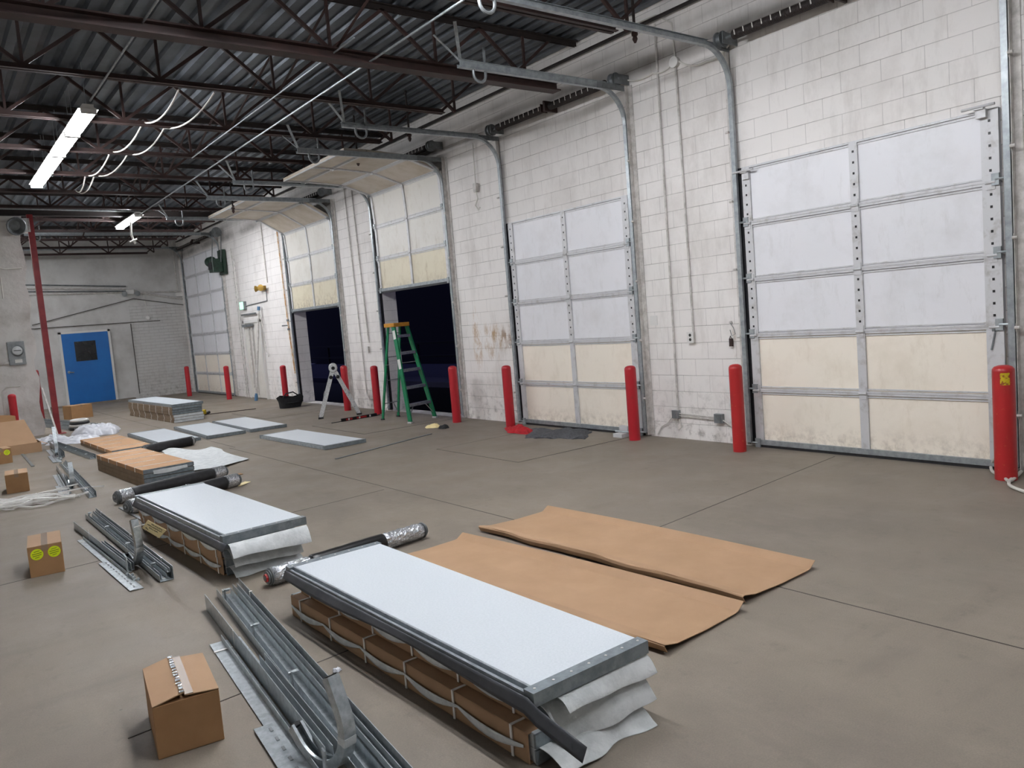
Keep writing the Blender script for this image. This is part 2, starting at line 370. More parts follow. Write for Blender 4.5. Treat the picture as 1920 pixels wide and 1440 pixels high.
# ---------------------------------------------------------------- outside the two raised doors (night)
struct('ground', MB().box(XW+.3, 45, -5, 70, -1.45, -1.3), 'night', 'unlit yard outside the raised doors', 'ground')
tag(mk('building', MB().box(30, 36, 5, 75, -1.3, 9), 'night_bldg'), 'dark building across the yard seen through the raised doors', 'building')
tag(mk('dark_platform_front', MB().box(11.38, 11.48, 14, 40, -1.3, -.12), 'black'), 'added black sheet over the unlit front of the outside platform', 'dark sheet')  # black sheet added so the platform front looks unlit
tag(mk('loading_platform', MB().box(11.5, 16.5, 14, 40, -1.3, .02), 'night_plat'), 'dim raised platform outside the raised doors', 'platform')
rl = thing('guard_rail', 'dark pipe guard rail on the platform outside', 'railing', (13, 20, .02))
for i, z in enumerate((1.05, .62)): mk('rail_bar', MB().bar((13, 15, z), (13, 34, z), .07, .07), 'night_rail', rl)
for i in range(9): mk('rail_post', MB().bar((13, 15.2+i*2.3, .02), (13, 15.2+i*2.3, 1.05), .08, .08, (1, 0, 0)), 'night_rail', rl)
# dock leveller pit edge
# ================================================================ JOISTS
JY = [4.3, 6.05, 7.83, 9.45, 11.3, 13.05, 14.8, 16.5, 18.25, 20.0, 21.8, 23.5, 25.3, 27.0]
ORD = ['nearest', 'second', 'third', 'fourth', 'fifth', 'sixth', 'seventh', 'eighth', 'ninth', 'tenth', 'eleventh', 'twelfth', 'thirteenth', 'farthest']
def joist(y):
    t = thing('roof_joist', '', 'roof joist', (0, y, 4.6), 'open-web joists under the roof deck')
    b = MB()
    for s in (-1, 1): b.box(XL, 7.42, y+s*.012, y+s*.06, 5.205, 5.215); b.box(XL, 7.42, y+s*.012, y+s*.018, 5.15, 5.215)
    mk('top_chord', b, 'rust_dk', t)
    b = MB()
    for s in (-1, 1): b.box(XL, 6.32, y+s*.012, y+s*.058, 4.595, 4.604); b.box(XL, 6.32, y+s*.010, y+s*.018, 4.595, 4.655)
    mk('bottom_chord', b, 'rust', t)
    nodes = [1.24-1.32*3+1.32*i for i in range(8)]
    zt, zb = 5.16, 4.64
    for i, x0 in enumerate(nodes):
        xe = x0+.66; xw = x0-.66
        if i < len(nodes)-1 or True:
            mk('web_member', MB().bar((x0-.0, y, zb), (max(xw, XL+.1), y, zt), .036, .036), 'rust', t)
        if x0 < 6.0: mk('web_member', MB().bar((x0, y, zb), (min(xe, 7.1), y, zt), .036, .036), 'rust', t)
        mk('web_member', MB().bar((x0, y, zb), (x0, y, zt), .028, .028, (1, 0, 0)), 'rust', t)
    mk('web_member', MB().bar((6.28, y, 4.62), (6.95, y, zt), .03, .03), 'rust', t)
    return t
jp = joist(JY[0])
def jl(i): return 'rust-brown open-web steel joist, %s from the viewer' % ORD[i] if i not in (0,) else 'rust-brown open-web steel joist nearest the viewer'
jp['label'] = jl(0)
for i, y in enumerate(JY[1:], 1): dup(jp, (0, y, 4.6), jl(i))
# second dark beam lines beyond the partition
gb = MB().box(XL, 7.3, 19.14, 19.26, 4.70, 4.715).box(XL, 7.3, 19.195, 19.205, 4.59, 4.71).box(XL, 7.3, 19.14, 19.26, 4.585, 4.6)
tag(mk('roof_girder', gb, 'rust_dk'), 'dark steel girder in line with the left partition', 'girder')
# heavier near channel riding on the third joist
tag(mk('roof_beam', MB().box(XL, 6.9, 7.60, 7.76, 4.578, 4.595).box(XL, 6.9, 7.675, 7.685, 4.49, 4.58).box(XL, 6.9, 7.60, 7.76, 4.475, 4.492), 'rust'), 'heavier dark red steel beam under the third joist', 'steel beam')
for i in range(1, len(JY)-2):
    for x in (3.9, .6)[:1]:
        t = thing('cross_bridging', 'crossed thin braces between the %s and %s joists' % (ORD[i], ORD[i+1]), 'cross brace', (x, JY[i], 4.6), 'cross bridging between joists')
        mk('brace', MB().bar((x, JY[i]+.07, 4.66), (x, JY[i+1]-.07, 5.13), .03, .006), 'rust', t)
        mk('brace', MB().bar((x+.03, JY[i]+.07, 5.13), (x+.03, JY[i+1]-.07, 4.66), .03, .006), 'rust', t)
# dark pipe along the wall head
tag(mk('wall_head_angle', MB().box(7.36, 7.41, 2, 27.6, 5.02, 5.045), 'rust_dk'), 'dark steel angle running along the top of the dock wall', 'steel angle')
# red column and others
c = thing('steel_column', 'tall slim dark red steel column at the partition end', 'column', (2.27, 19.0, 0))
mk('shaft', MB().box(2.2, 2.31, 18.95, 19.06, .012, 4.58), 'red_col', c); mk('base_plate', MB().box(2.12, 2.39, 18.87, 19.14, 0, .012), 'red_col', c)
# ================================================================ OVERHEAD DOORS
XD = 7.445      # room-side face of the closed curtain
def section(t, y0, y1, a, b, skin, stiles, rail='rail_paint', first=False, nc=2, last=False, top=False):
    # a, b = (x, z) of the lower and upper edge of the room-side face
    a3, b3 = V((a[0], 0, a[1])), V((b[0], 0, b[1])); d = (b3-a3); L = d.length; d.normalize(); n = V((0, 1, 0)).cross(d)   # to the room for vertical: y x z = x -> flip
    if n.x > 0 and abs(d.z) > .3: n = -n
    if abs(d.z) <= .3 and n.z > 0: n = -n
    Y = V((0, 1, 0))
    P = lambda y, s, h: a3+Y*y+d*s+n*h
    def blk(y0_, y1_, s0, s1, h0, h1):
        return MB().ob(P((y0_+y1_)/2, (s0+s1)/2, (h0+h1)/2), Y*(y1_-y0_)/2, d*(s1-s0)/2, n*(h1-h0)/2)
    sp = mk('door_section', blk(y0, y1, .004, L-.004, -.045, 0), skin, t)
    r = MB()
    for s0, s1, h in ((.0, .022, .018), (.030, .046, .010), (L-.046, L-.030, .010), (L-.022, L, .018)):
        m_ = blk(y0, y1, s0+.001, s1-.001, .0, h); r.add(m_.v, m_.f)
    mk('edge_rail', r, rail, sp)
    for (sy, wd) in stiles:
        q = blk(sy-wd/2, sy+wd/2, .02, L-.02, .0, .021)
        mk('stile', q, rail, sp)
        hb = MB()
        for k in range(5):
            s = .1+k*(L-.2)/4; z_ = blk(sy-.010, sy+.010, s-.011, s+.011, .021, .0225); hb.add(z_.v, z_.f)
        if skin in ('door_white',) and wd > .05 and nc == 2: mk('slot', hb, 'black', sp)
        if not last:
            hg = MB(); h1 = blk(sy-.035, sy+.035, L-.06, L+.06, .020, .028); hg.add(h1.v, h1.f); hg.tube([P(sy-.04, L, .034), P(sy+.04, L, .034)], .012, 8)
            mk('hinge', hg, 'rail_paint', sp)
    for sy in (y0+.03, y1-.03):      # rollers at the ends of each hinge line
        hg = MB().tube([P(sy, .02, .035), P(sy+(.09 if sy > (y0+y1)/2 else -.09), .02, .035)], .011, 8); h1 = blk(sy-.03, sy+.03, -.03, .07, .02, .04); hg.add(h1.v, h1.f)
        mk('roller_bracket', hg, 'galv', sp)
    return sp
def overhead(n, y0, y1, pts, skins, label, widths=(.09, .08, .11), nc=2):
    t = thing('door_%d' % n, label, 'overhead door', (XD, (y0+y1)/2, pts[0][1]), kind='structure')
    ym = (y0+y1)/2
    if nc == 2: st = [(y0+widths[2]/2, widths[2]), (ym, widths[1]), (y1-widths[0]/2, widths[0])]
    else: st = [(y0+.05, .06), (y0+(y1-y0)/3, .035), (y0+2*(y1-y0)/3, .035), (y1-.05, .06)]
    for i in range(len(pts)-1): section(t, y0, y1, pts[i], pts[i+1], skins[i], st, last=i == len(pts)-2, nc=nc)
    a, b = pts[0], pts[1]
    mk('bottom_rail', MB().box(XD-.03, XD+.04, y0, y1, a[1], a[1]+.055), 'galv', t)
    mk('bottom_seal', MB().box(XD-.02, XD+.03, y0, y1, a[1]-.03 if n not in (3, 4) else a[1]-.035, a[1]), 'dark', t)
    return t
sec = [(XD, .03+.614*i) for i in range(6)]
W5 = ['door_cream']*2+['door_white']*3
overhead(1, 2.80, 5.36, sec, W5, 'large closed white and cream sectional door nearest the viewer', (.10, .085, .14))
overhead(2, 7.09, 9.61, sec, W5, 'closed white and cream sectional door with red cloth at its foot', (.10, .085, .11))
def raised(z0): return [(XD, z0), (XD, z0+.62), (XD, z0+1.24), (7.41, z0+1.86), (6.82, 4.41), (6.08, 4.45), (5.68, 4.45)]
overhead(3, 11.35, 13.86, raised(2.37), ['door_cream_up', 'door_old', 'door_old', 'door_back', 'door_back', 'door_back'], 'half raised sectional door above the green ladder', (.07, .06, .07))
overhead(4, 15.75, 18.40, raised(2.22), ['door_cream_up', 'door_old', 'door_old', 'door_back', 'door_back', 'door_back'], 'half raised sectional door behind the folded aluminium ladder', (.07, .06, .07))
overhead(5, 23.4, 27.25, [(XD, .03+.627*i) for i in range(8)], ['door_cream']*2+['door_white']*5, 'wide closed sectional door in the far corner', nc=4)
# -------- tracks
CH_P = [(-.026, -.018), (.026, -.018), (.026, .018), (.021, .018), (.021, -.013), (-.021, -.013), (-.021, .018), (-.026, .018)]
def track(y, side, xend, zt, label, hang=True, x0=7.405, R=.42, sz=3.1):
    t = thing('door_track', label, 'door track', (x0, y, 0), 'roller tracks of the overhead doors')
    Y = (0, 1, 0)
    zc = zt-R
    mk('vertical_track', MB().sweep([(x0, y, .05), (x0, y, zc)], CH_P, Y), 'galv', t)
    mk('curved_track', MB().sweep(arc((x0-R, y, zc), R, 0, math.pi/2, 12, (1, 0, 0), (0, 0, 1)), CH_P, Y), 'galv', t, smooth=True)
    mk('horizontal_track', MB().sweep([(x0-R, y, zt), (xend, y, zt)], CH_P, Y), 'galv', t)
    mk('track_angle', MB().box(xend, x0-R+.1, y+side*.028-.003, y+side*.028+.003, zt-.005, zt+.06).box(xend, x0-R+.1, y+side*.028-.02, y+side*.028+.02, zt+.055, zt+.06), 'galv', t)
    ya, yb = sorted((y+side*.032, y+side*.10))
    mk('wall_angle', MB().box(XW-.012, XW-.004, ya, yb, .02, zt+.05).box(XW-.07, XW-.004, min(y+side*.032, y+side*.038), max(y+side*.032, y+side*.038), .02, zt+.05), 'conduit_w', t)
    for z in (.5, 1.25, 2.0, 2.75, 3.5):
        ya, yb = sorted((y-side*.01, y+side*.085)); mk('track_bracket', MB().box(x0-.012, XW-.07, min(y+side*.03, y+side*.034), max(y+side*.03, y+side*.034), z-.035, z+.035).tube([(x0-.03, y+side*.03, z), (x0-.03, y+side*.07, z)], .014, 8), 'conduit_w', t)
    ya, yb = sorted((y-side*.05, y+side*.031)); mk('jamb_seal', MB().box(XD+.002, XW-.001, ya, yb, .03, sz), 'dark', t)
    mk('header_bracket', MB().box(x0-R-.05, XW-.01, y+side*.03-.004, y+side*.03+.004, zt-.02, zt+.05), 'galv_dull', t)
    if hang:
        for dx, dy, wd in ((.06, -side*.28, .03), (.35-.29, side*.12, .035)):
            mk('hanger_strap', MB().bar((xend+.03, y, zt+.05), (xend-dx-.2, y+dy-.25, 4.66 if zt < 4.5 else 5.1), wd, .006), 'galv', t)
        hp = [V((xend+.35, y, zt+.24))]+arc((xend+.27, y, zt-.06), .08, 0, -math.pi, 8, (1, 0, 0), (0, 0, 1))+[V((xend+.19, y, zt+.03))]
        mk('bumper_hook', MB().tube(hp, .016, 8), 'galv_dull', t, smooth=True)
    return t
track(2.73, -1, 4.3, 4.38, 'right hand roller track beside the nearest door, rising out of view')
track(5.43, 1, 3.9, 4.38, 'long curved roller track left of the nearest large door')
track(7.02, -1, 4.94, 4.37, 'curved roller track right of the closed door with red cloth')
track(9.68, 1, 4.86, 4.37, 'curved roller track left of the closed door with red cloth')
track(11.28, -1, 4.88, 4.37, 'curved roller track right of the raised door over the green ladder', sz=3.8)
track(13.93, 1, 4.8, 4.39, 'curved roller track left of the raised door over the green ladder', sz=3.8)
track(15.68, -1, 4.85, 4.41, 'curved roller track right of the raised door behind the folded ladder', sz=3.8)
track(18.47, 1, 4.8, 4.43, 'curved roller track left of the raised door behind the folded ladder', sz=3.8)
track(23.32, -1, 2.6, 4.72, 'long roller track right of the far corner door', sz=4.3)
track(27.33, 1, 2.6, 4.80, 'long roller track left of the far corner door beside the end wall', sz=4.3)
# -------- torsion shafts
def torsion(y0, y1, z, label, x=7.27, spring=True):
    t = thing('torsion_spring_shaft', label, 'torsion spring', (x, (y0+y1)/2, z), 'torsion shafts above the doors')
    mk('shaft', MB().tube([(x, y0-.12, z), (x, y1+.12, z)], .014, 10), 'galv_dull', t, smooth=True)
    for yy in (y0-.02, y1+.02):
        mk('cable_drum', MB().lathe((x, yy-.045, z), (0, 1, 0), [(.03, 0), (.085, 0), (.085, .012), (.065, .018), (.065, .06), (.088, .066), (.088, .08), (.03, .09)], 20), 'galv_dull', t, smooth=True)
        mk('bearing_plate', MB().box(x-.06, XW-.01, yy-.075, yy-.067, z-.06, z+.06), 'galv_dull', t)
    ym = (y0+y1)/2
    if spring:
        for a, b in ((y0+.13, ym-.06), (ym+.06, y1-.13)):
            pf = [(.02, 0)]; n = int((b-a)/.018)
            for i in range(n): pf += [(.047, i*.018), (.051, i*.018+.006), (.047, i*.018+.012)]
            pf += [(.02, n*.018)]; s = mk('spring', MB().lathe((x, a, z), (0, 1, 0), pf, 14), 'rust_dk', t, smooth=True)
            q = MB()
            for i in range(int((b-a)/.11)):
                yy = a+.05+i*.11; q.bar((x-.05, yy, z-.02), (x-.045, yy+.012, z+.035), .012, .004, (1, 0, 0))
            mk('painted_stripe', q, 'wire_w', s)
        mk('center_bracket', MB().box(x-.05, XW-.01, ym-.012, ym+.012, z-.05, z+.09).box(x-.07, x+.05, ym-.05, ym-.04, z-.055, z+.055).box(x-.07, x+.05, ym+.04, ym+.05, z-.055, z+.055), 'rust', t)
    return t
torsion(2.8, 5.40, 4.45, 'dark torsion spring shaft above the nearest door')
torsion(7.05, 9.62, 4.48, 'dark torsion spring shaft above the closed door with red cloth')
torsion(11.35, 13.86, 4.62, 'torsion shaft above the raised door over the green ladder')
torsion(15.75, 18.40, 4.62, 'torsion shaft above the raised door behind the folded ladder')
torsion(23.35, 27.2, 4.74, 'dark torsion shaft above the far corner door')
# ---------------------------------------------------------------- blue door in the end wall
bd = thing('door_6', 'bright blue steel door with small dark window', 'door', (4.4, YB-.05, .05), kind='structure')
x0, x1 = Yp(131, 762, YB).x, Yp(217, 751, YB).x; zt = 2.26
mk('door_leaf', MB().box(x0, x1, YB-.09, YB-.045, .05, zt), 'blue', bd, bevel=.004)
mk('door_frame', MB().box(x0-.07, x0, YB-.08, YB, .05, zt+.06).box(x1, x1+.07, YB-.08, YB, .05, zt+.06).box(x0-.07, x1+.07, YB-.08, YB, zt, zt+.06), 'white', bd)
wx0, wx1, wz0, wz1 = 4.06, 4.66, 1.38, 2.0
mk('window_pane', MB().box(wx0, wx1, YB-.097, YB-.091, wz0, wz1), 'glass_dk', bd)
mk('window_bead', MB().box(wx0-.02, wx0, YB-.1, YB-.09, wz0-.02, wz1+.02).box(wx1, wx1+.02, YB-.1, YB-.09, wz0-.02, wz1+.02).box(wx0, wx1, YB-.1, YB-.09, wz1, wz1+.02).box(wx0, wx1, YB-.1, YB-.09, wz0-.02, wz0), 'blue', bd)
mk('door_handle', MB().tube([(x0+.09, YB-.09, 1.07), (x0+.09, YB-.15, 1.07), (x0+.22, YB-.15, 1.05)], .018, 8).lathe((x0+.09, YB-.1, 1.07), (0, 1, 0), [(.04, 0), (.04, .012)], 16), 'alu', bd, smooth=True)
# white man door in the dock wall by the far corner
md = thing('door_7', 'white personnel door with pipes in the dock wall before the far corner door', 'door', (XW, 21.6, 0), kind='structure')
mk('door_leaf', MB().box(XW-.03, XW-.008, 20.75, 21.95, .02, 2.08), 'door_old', md)
mk('door_frame', MB().box(XW-.06, XW-.002, 20.66, 20.75, 0, 2.16).box(XW-.06, XW-.002, 21.95, 22.05, 0, 2.16).box(XW-.06, XW-.002, 20.66, 22.05, 2.08, 2.16), 'white', md)
mk('closer_arm', MB().box(XW-.13, XW-.05, 21.2, 21.9, 1.98, 2.05), 'galv_dull', md)
mk('closer_bar', MB().box(XW-.09, XW-.05, 20.9, 22.0, 2.3, 2.34), 'galv_dull', md)
# ================================================================ BOLLARDS
def bollard(x, y, h, m, label, r=.072):
    t = thing('bollard', label, 'bollard', (x, y, 0), 'red bollards along the dock wall')
    mk('post', MB().lathe((x, y, 0), (0, 0, 1), [(r, 0), (r, h-.05)], 28), m, t, smooth=True)
    mk('cap', MB().lathe((x, y, h-.05), (0, 0, 1), [(r, 0), (r*.97, .018), (r*.8, .036), (r*.45, .047), (.002, .05)], 28), m, t, smooth=True)
    return t
bo = bollard(7.12, 2.70, .96, 'red_worn', 'red bollard with a yellow patch right of the nearest large door', .083)
c_ = V((7.12, 2.70, 0)); q = MB(); aw = math.atan2(CAM.y-2.7, CAM.x-7.12)
for i in range(7):
    a0 = aw+.75-i*.12-.2; a1 = a0-.12
    q.add([c_+V((.0845*math.cos(a), .0845*math.sin(a), z)) for a, z in ((a0, .80), (a1, .80), (a1, .90), (a0, .90))], [(0, 1, 2, 3)])
mk('yellow_patch', q, 'yellow', bo)
bollard(7.12, 5.36, .97, 'red_worn', 'scuffed red bollard between the nearest door and the wall outlets')
for x, y, l in ((7.14, 6.97, 'red bollard at the right edge of the closed door with red cloth'),
                (7.16, 9.60, 'red bollard with red cloth heaped at its foot'),
                (7.08, 10.98, 'red bollard in front of the dark opening, right of the green ladder'),
                (7.08, 13.78, 'red bollard between the folded ladder and the green ladder'),
                (7.10, 15.17, 'red bollard behind the folded aluminium ladder'),
                (7.12, 18.62, 'red bollard behind the black tool bag'),
                (6.95, 22.45, 'red bollard at the right edge of the far corner door'),
                (6.80, 25.9, 'farthest red bollard near the end wall corner')):
    bollard(x, y, .95, 'red', l)
bollard(1.50, 18.75, .95, 'red', 'red bollard behind the large open cardboard box')
p = Yp(75, 693, 23.0); bollard(2.43, 23.0, max(.9, p.z), 'red_col', 'dark red post seen between the left partition and the red column', .055)
# ================================================================ LIGHTS
def fixture(x, y, z, label, L=1.2, tm='tube'):
    t = thing('strip_light', label, 'strip light', (x, y, z), 'ceiling strip lights')
    mk('housing', MB().box(x-.06, x+.06, y-L/2, y+L/2, z+.03, z+.085).add([(x-.11, y-L/2, z+.028), (x+.11, y-L/2, z+.028), (x+.06, y-L/2, z+.05), (x-.06, y-L/2, z+.05), (x-.11, y+L/2, z+.028), (x+.11, y+L/2, z+.028), (x+.06, y+L/2, z+.05), (x-.06, y+L/2, z+.05)], [(0, 1, 2, 3), (4, 7, 6, 5), (0, 4, 5, 1), (1, 5, 6, 2), (3, 7, 4, 0), (2, 6, 7, 3)]), 'white', t)
    for s in (-1, 1):
        mk('tube', MB().tube([(x+s*.055, y-L/2+.03, z), (x+s*.055, y+L/2-.03, z)], .019, 10), tm, t, smooth=True)
    for s in (-1, 1): mk('lamp_socket', MB().box(x-.085, x+.085, y+s*(L/2-.015)-.012, y+s*(L/2-.015)+.012, z-.025, z+.03), 'white', t)
    for s in (-.8, .8): mk('hanger', MB().tube([(x, y+s*L/2, z+.085), (x, y+s*L/2, z+.6 if z+.6 < 5.2 else 5.2)], .004, 5), 'galv', t)
    return t
f0 = fixture(1.985, 11.02, 4.49, 'lit strip light nearest the viewer in the long row of four')
for i, l in enumerate(('second lit strip light of the long row of four', 'third lit strip light of the long row of four', 'far end strip light of the long row of four')):
    dup(f0, (1.985, 11.02+1.235*(i+1), 4.49), l)
fixture(4.24, 19.45, 4.50, 'single lit strip light hanging near the blue door end', 1.95, 'tube_long')
for i, (x, y) in enumerate(OFFL): dup(f0, (x, y, 4.62), 'added unseen strip light, %s' % ('over the right side', 'over the right side behind', 'first of the middle row', 'second of the middle row', 'third of the middle row', 'fourth of the middle row', 'left one behind the left partition', 'behind the left partition', 'farthest behind the left partition')[i])
# ================================================================ CEILING CONDUITS / CABLES
tag(mk('ceiling_conduit', MB().tube([(1.99, -1, 4.58), (1.99, 10.3, 4.58)], .011, 6), 'galv'), 'pale conduit leading to the long row of strip lights', 'conduit', 'conduits under the joists')
tag(mk('ceiling_conduit', MB().tube([(4.25, 5.2, 4.52), (4.25, 18.4, 4.52)], .011, 6), 'galv'), 'pale conduit running toward the single far strip light', 'conduit', 'conduits under the joists')
tag(mk('ceiling_conduit', MB().tube([(3.84, 7.2, 4.56), (3.84, 12.9, 4.56)], .009, 6), 'galv'), 'thin bright conduit beside the longer pale conduit under the joists', 'conduit', 'conduits under the joists')
def catenary(ps, sag, n=10):
    o = []
    for a, b in zip(ps[:-1], ps[1:]):
        for i in range(n): t = i/n; o.append(V(a).lerp(V(b), t)-V((0, 0, 4*sag*t*(1-t))))
    o.append(V(ps[-1])); return o
for k, pxs in enumerate((((335, 168), (268, 229), (207, 284), (160, 328), (142, 357)), ((402, 173), (308, 240), (240, 288), (177, 328), (145, 360)))):
    tag(mk('draped_cable', MB().tube(catenary([Zp(a, b, 4.66) for a, b in pxs], .13), .011, 6), 'wire_w', smooth=True),
        ('left' if k == 0 else 'right')+' one of two white cables draped across the joists', 'cable', 'white cables draped over the joists')
tag(mk('hanging_cord', MB().tube(catenary([(4.1, 18.6, 4.5), (4.05, 18.5, 4.1), (4.1, 18.45, 3.9)], .01), .022, 6).tube([(3.98, 18.4, 3.93), (4.14, 18.46, 4.0)], .02, 6), 'wire_w', smooth=True), 'white cord dangling below the single far strip light', 'cord')
tag(mk('ceiling_conduit', MB().tube([Yp(0, 391, 19.1), Yp(262, 397, 19.1)], .018, 6), 'galv'), 'grey conduit along the dark girder above the partition', 'conduit', 'conduits under the joists')
hl = thing('sprinkler_hanger', 'dark drop pipe with a valve fitting hanging by the dock wall above the second door', 'pipe', (6.9, 9.0, 4.2))
for (a, b) in (((692, 190), (693, 262)), ((765, 150), (763, 262))):
    pass
def drop(px0, px1, X, label):
    a = Xp(*px0, X); b = Xp(*px1, X); b = V((a.x, a.y, b.z))
    t = thing('drop_pipe', label, 'pipe', b, 'drop pipes with fittings near the dock wall')
    mk('pipe', MB().tube([(a.x, a.y, 5.225), b], .016, 8), 'rust_dk', t, smooth=True)
    mk('fitting', MB().lathe(b+V((0, 0, .02)), (0, 0, -1), [(.02, 0), (.035, .02), (.035, .05), (.022, .06), (.03, .09), (.012, .13)], 12).tube([b, b+V((-.02, -.12, .02))], .016, 8), 'rust', t, smooth=True)
bpy.data.objects.remove(hl)
drop((758, 150), (760, 255), 6.4, 'dark drop pipe with a fitting above the closed door with red cloth')
drop((665, 240), (668, 300), 6.3, 'dark drop pipe with a fitting above the raised door over the green ladder')
drop((1187, 20), (1188, 62), 6.7, 'dark drop pipe with a fitting near the top of the nearest track')
drop((430, 330), (436, 390), 5.6, 'dark drop pipe with a fitting above the raised door behind the folded ladder')
# ================================================================ DOCK WALL FITTINGS
def wallp(px, py, off=.02): p = Xp(px, py, XW-off); return p
def pipe(name, pts, r, m, label, cat, group=None, n=8): return tag(mk(name, MB().tube(pts, r, n), m, smooth=True), label, cat, group)
g = 'conduits on the dock wall'
a, b = wallp(1228, 60), wallp(1271, 765)
pipe('wall_conduit', [V((a.x, a.y, 5.0)), V((a.x, (a.y+b.y)/2, 2.5)), V((a.x, b.y, .36))], .012, 'conduit_w', 'long white conduit dropping to the two grey junction boxes', 'conduit', g)
a, b = wallp(1266, 117), wallp(1300, 622)
pipe('wall_conduit', [V((a.x, a.y, a.z)), V((a.x, b.y, 1.32))], .012, 'conduit_w', 'white conduit from the round box down to the wall outlet', 'conduit', g)
rb = thing('round_junction_box', 'round white junction box high between the two nearest doors', 'junction box', a)
mk('box_body', MB().lathe(a+V((.02, 0, 0)), (-1, 0, 0), [(.06, 0), (.06, .05)], 20), 'conduit_w', rb, smooth=True)
mk('cover', MB().lathe(a+V((-.03, 0, 0)), (-1, 0, 0), [(.064, 0), (.064, .008), (.05, .012)], 20), 'white', rb, smooth=True)
pipe('wall_cable', catenary([a+V((0, -.05, 0)), V((XW-.03, 5.75, 4.35)), V((XW-.05, 5.4, 4.45))], .05), .010, 'wire_w', 'white cable from the round junction box to the nearest spring shaft', 'cable', 'cables on the dock wall')
pipe('wall_cable', catenary([a+V((0, .05, 0)), a+V((0, .35, -.02)), V((XW-.03, 7.0, 4.5))], .04), .010, 'wire_w', 'white cable from the round junction box toward the second door', 'cable', 'cables on the dock wall')
pipe('wall_cable', [a+V((0, 0, .05)), a+V((0, .02, .45)), a+V((0, .25, .62)), a+V((0, .7, .63))], .009, 'wire_w', 'white cable rising above the round junction box', 'cable', 'cables on the dock wall')
def boxon(px, py, w, h, d, name, m, label, cat, parts=None):
    p = wallp(px, py, 0); t = thing(name, label, cat, p)
    mk('box_body', MB().box(XW-d, XW-.001, p.y-w/2, p.y+w/2, p.z-h/2, p.z+h/2), m, t, bevel=.004); return t, p
t, p = boxon(1299, 632, .085, .12, .045, 'wall_outlet', 'conduit_w', 'white double wall outlet above the grey junction boxes', 'outlet')
mk('face_plate', MB().box(XW-.05, XW-.045, p.y-.05, p.y+.05, p.z-.065, p.z+.065), 'white', t)
q = MB()
for s in (-1, 1): q.lathe((XW-.050, p.y, p.z+s*.027), (-1, 0, 0), [(.018, 0), (.018, .003)], 14)
mk('socket', q, 'ink', t)
t1, p1 = boxon(1271, 776, .10, .10, .05, 'junction_box', 'grey_box', 'grey steel junction box at the foot of the long white conduit', 'junction box')
t2, p2 = boxon(1351, 784, .12, .11, .05, 'junction_box', 'grey_box', 'grey steel junction box just left of the scuffed bollard', 'junction box')
for t, p in ((t1, p1), (t2, p2)): mk('cover', MB().box(XW-.056, XW-.05, p.y-.05, p.y+.05, p.z-.05, p.z+.05).lathe((XW-.056, p.y, p.z), (-1, 0, 0), [(.012, 0), (.012, .004)], 10), 'galv_dull', t)
for dz, l in ((.012, 'upper'), (-.014, 'lower')):
    pipe('junction_cable', [V((XW-.03, p1.y-.05, p1.z+dz)), V((XW-.03, p2.y+.06, p2.z+dz))], .007, 'conduit_w', l+' of two thin conduits joining the grey junction boxes', 'conduit', 'short conduits between junction boxes')
pipe('wall_cable', [V((XW-.03, p1.y+.05, p1.z-.02)), V((XW-.03, p1.y+.15, p1.z-.12)), V((XW-.02, p1.y+.26, p1.z-.17)), V((XW-.02, p1.y+.34, .03))], .007, 'wire_w', 'cable from the left grey junction box down to the floor', 'cable', 'cables on the dock wall')
pipe('wall_cable', [V((XW-.03, p1.y, p1.z-.05)), V((XW-.02, p1.y+.03, p1.z-.13)), V((XW-.03, p1.y-.02, p1.z-.2)), V((XW-.02, p1.y-.06, p1.z-.16)), V((XW-.03, p1.y-.04, p1.z-.06))], .006, 'wire_w', 'loop of wire hanging under the left grey junction box', 'cable', 'cables on the dock wall')
pipe('wall_cable', [V((XW-.03, p2.y-.06, p2.z-.02)), V((XW-.03, p2.y-.2, p2.z-.1)), V((XW-.05, p2.y-.35, p2.z-.2)), V((XW-.05, 5.44, .02))], .007, 'wire_w', 'cable from the right grey junction box behind the scuffed bollard', 'cable', 'cables on the dock wall')
p = wallp(1371, 605, 0); t = thing('wall_hook', 'rusty padlock and wire loop on a hook above the scuffed bollard', 'hook', p)
mk('hook_plate', MB().lathe(p, (-1, 0, 0), [(.02, 0), (.02, .02)], 12), 'conduit_w', t)
mk('wire_loop', MB().tube([p+V((-.02, 0, 0)), p+V((-.03, -.05, -.06)), p+V((-.03, -.07, -.13)), p+V((-.03, -.02, -.15)), p+V((-.03, .0, -.08))], .004, 6), 'galv_dull', t, smooth=True)
mk('padlock', MB().box(XW-.04, XW-.01, p.y-.02, p.y+.015, p.z-.27, p.z-.18).tube([p+V((-.03, .01, -.18)), p+V((-.03, 0, -.15)), p+V((-.03, -.015, -.18))], .005, 6), 'rust', t)
for px, py in ():
    pass
tag(mk('rust_stain', MB().box(XW-.0015, XW, p.y-.025, p.y+.02, .9, p.z-.28), 'block'), 'faint run below the padlock', 'stain') if False else None
p = wallp(1226, 601, 0); tag(mk('painted_patch', MB().box(XW-.004, XW, p.y-.06, p.y+.06, p.z-.06, p.z+.06), 'white'), 'small white square patch on the wall left of the outlet', 'patch')
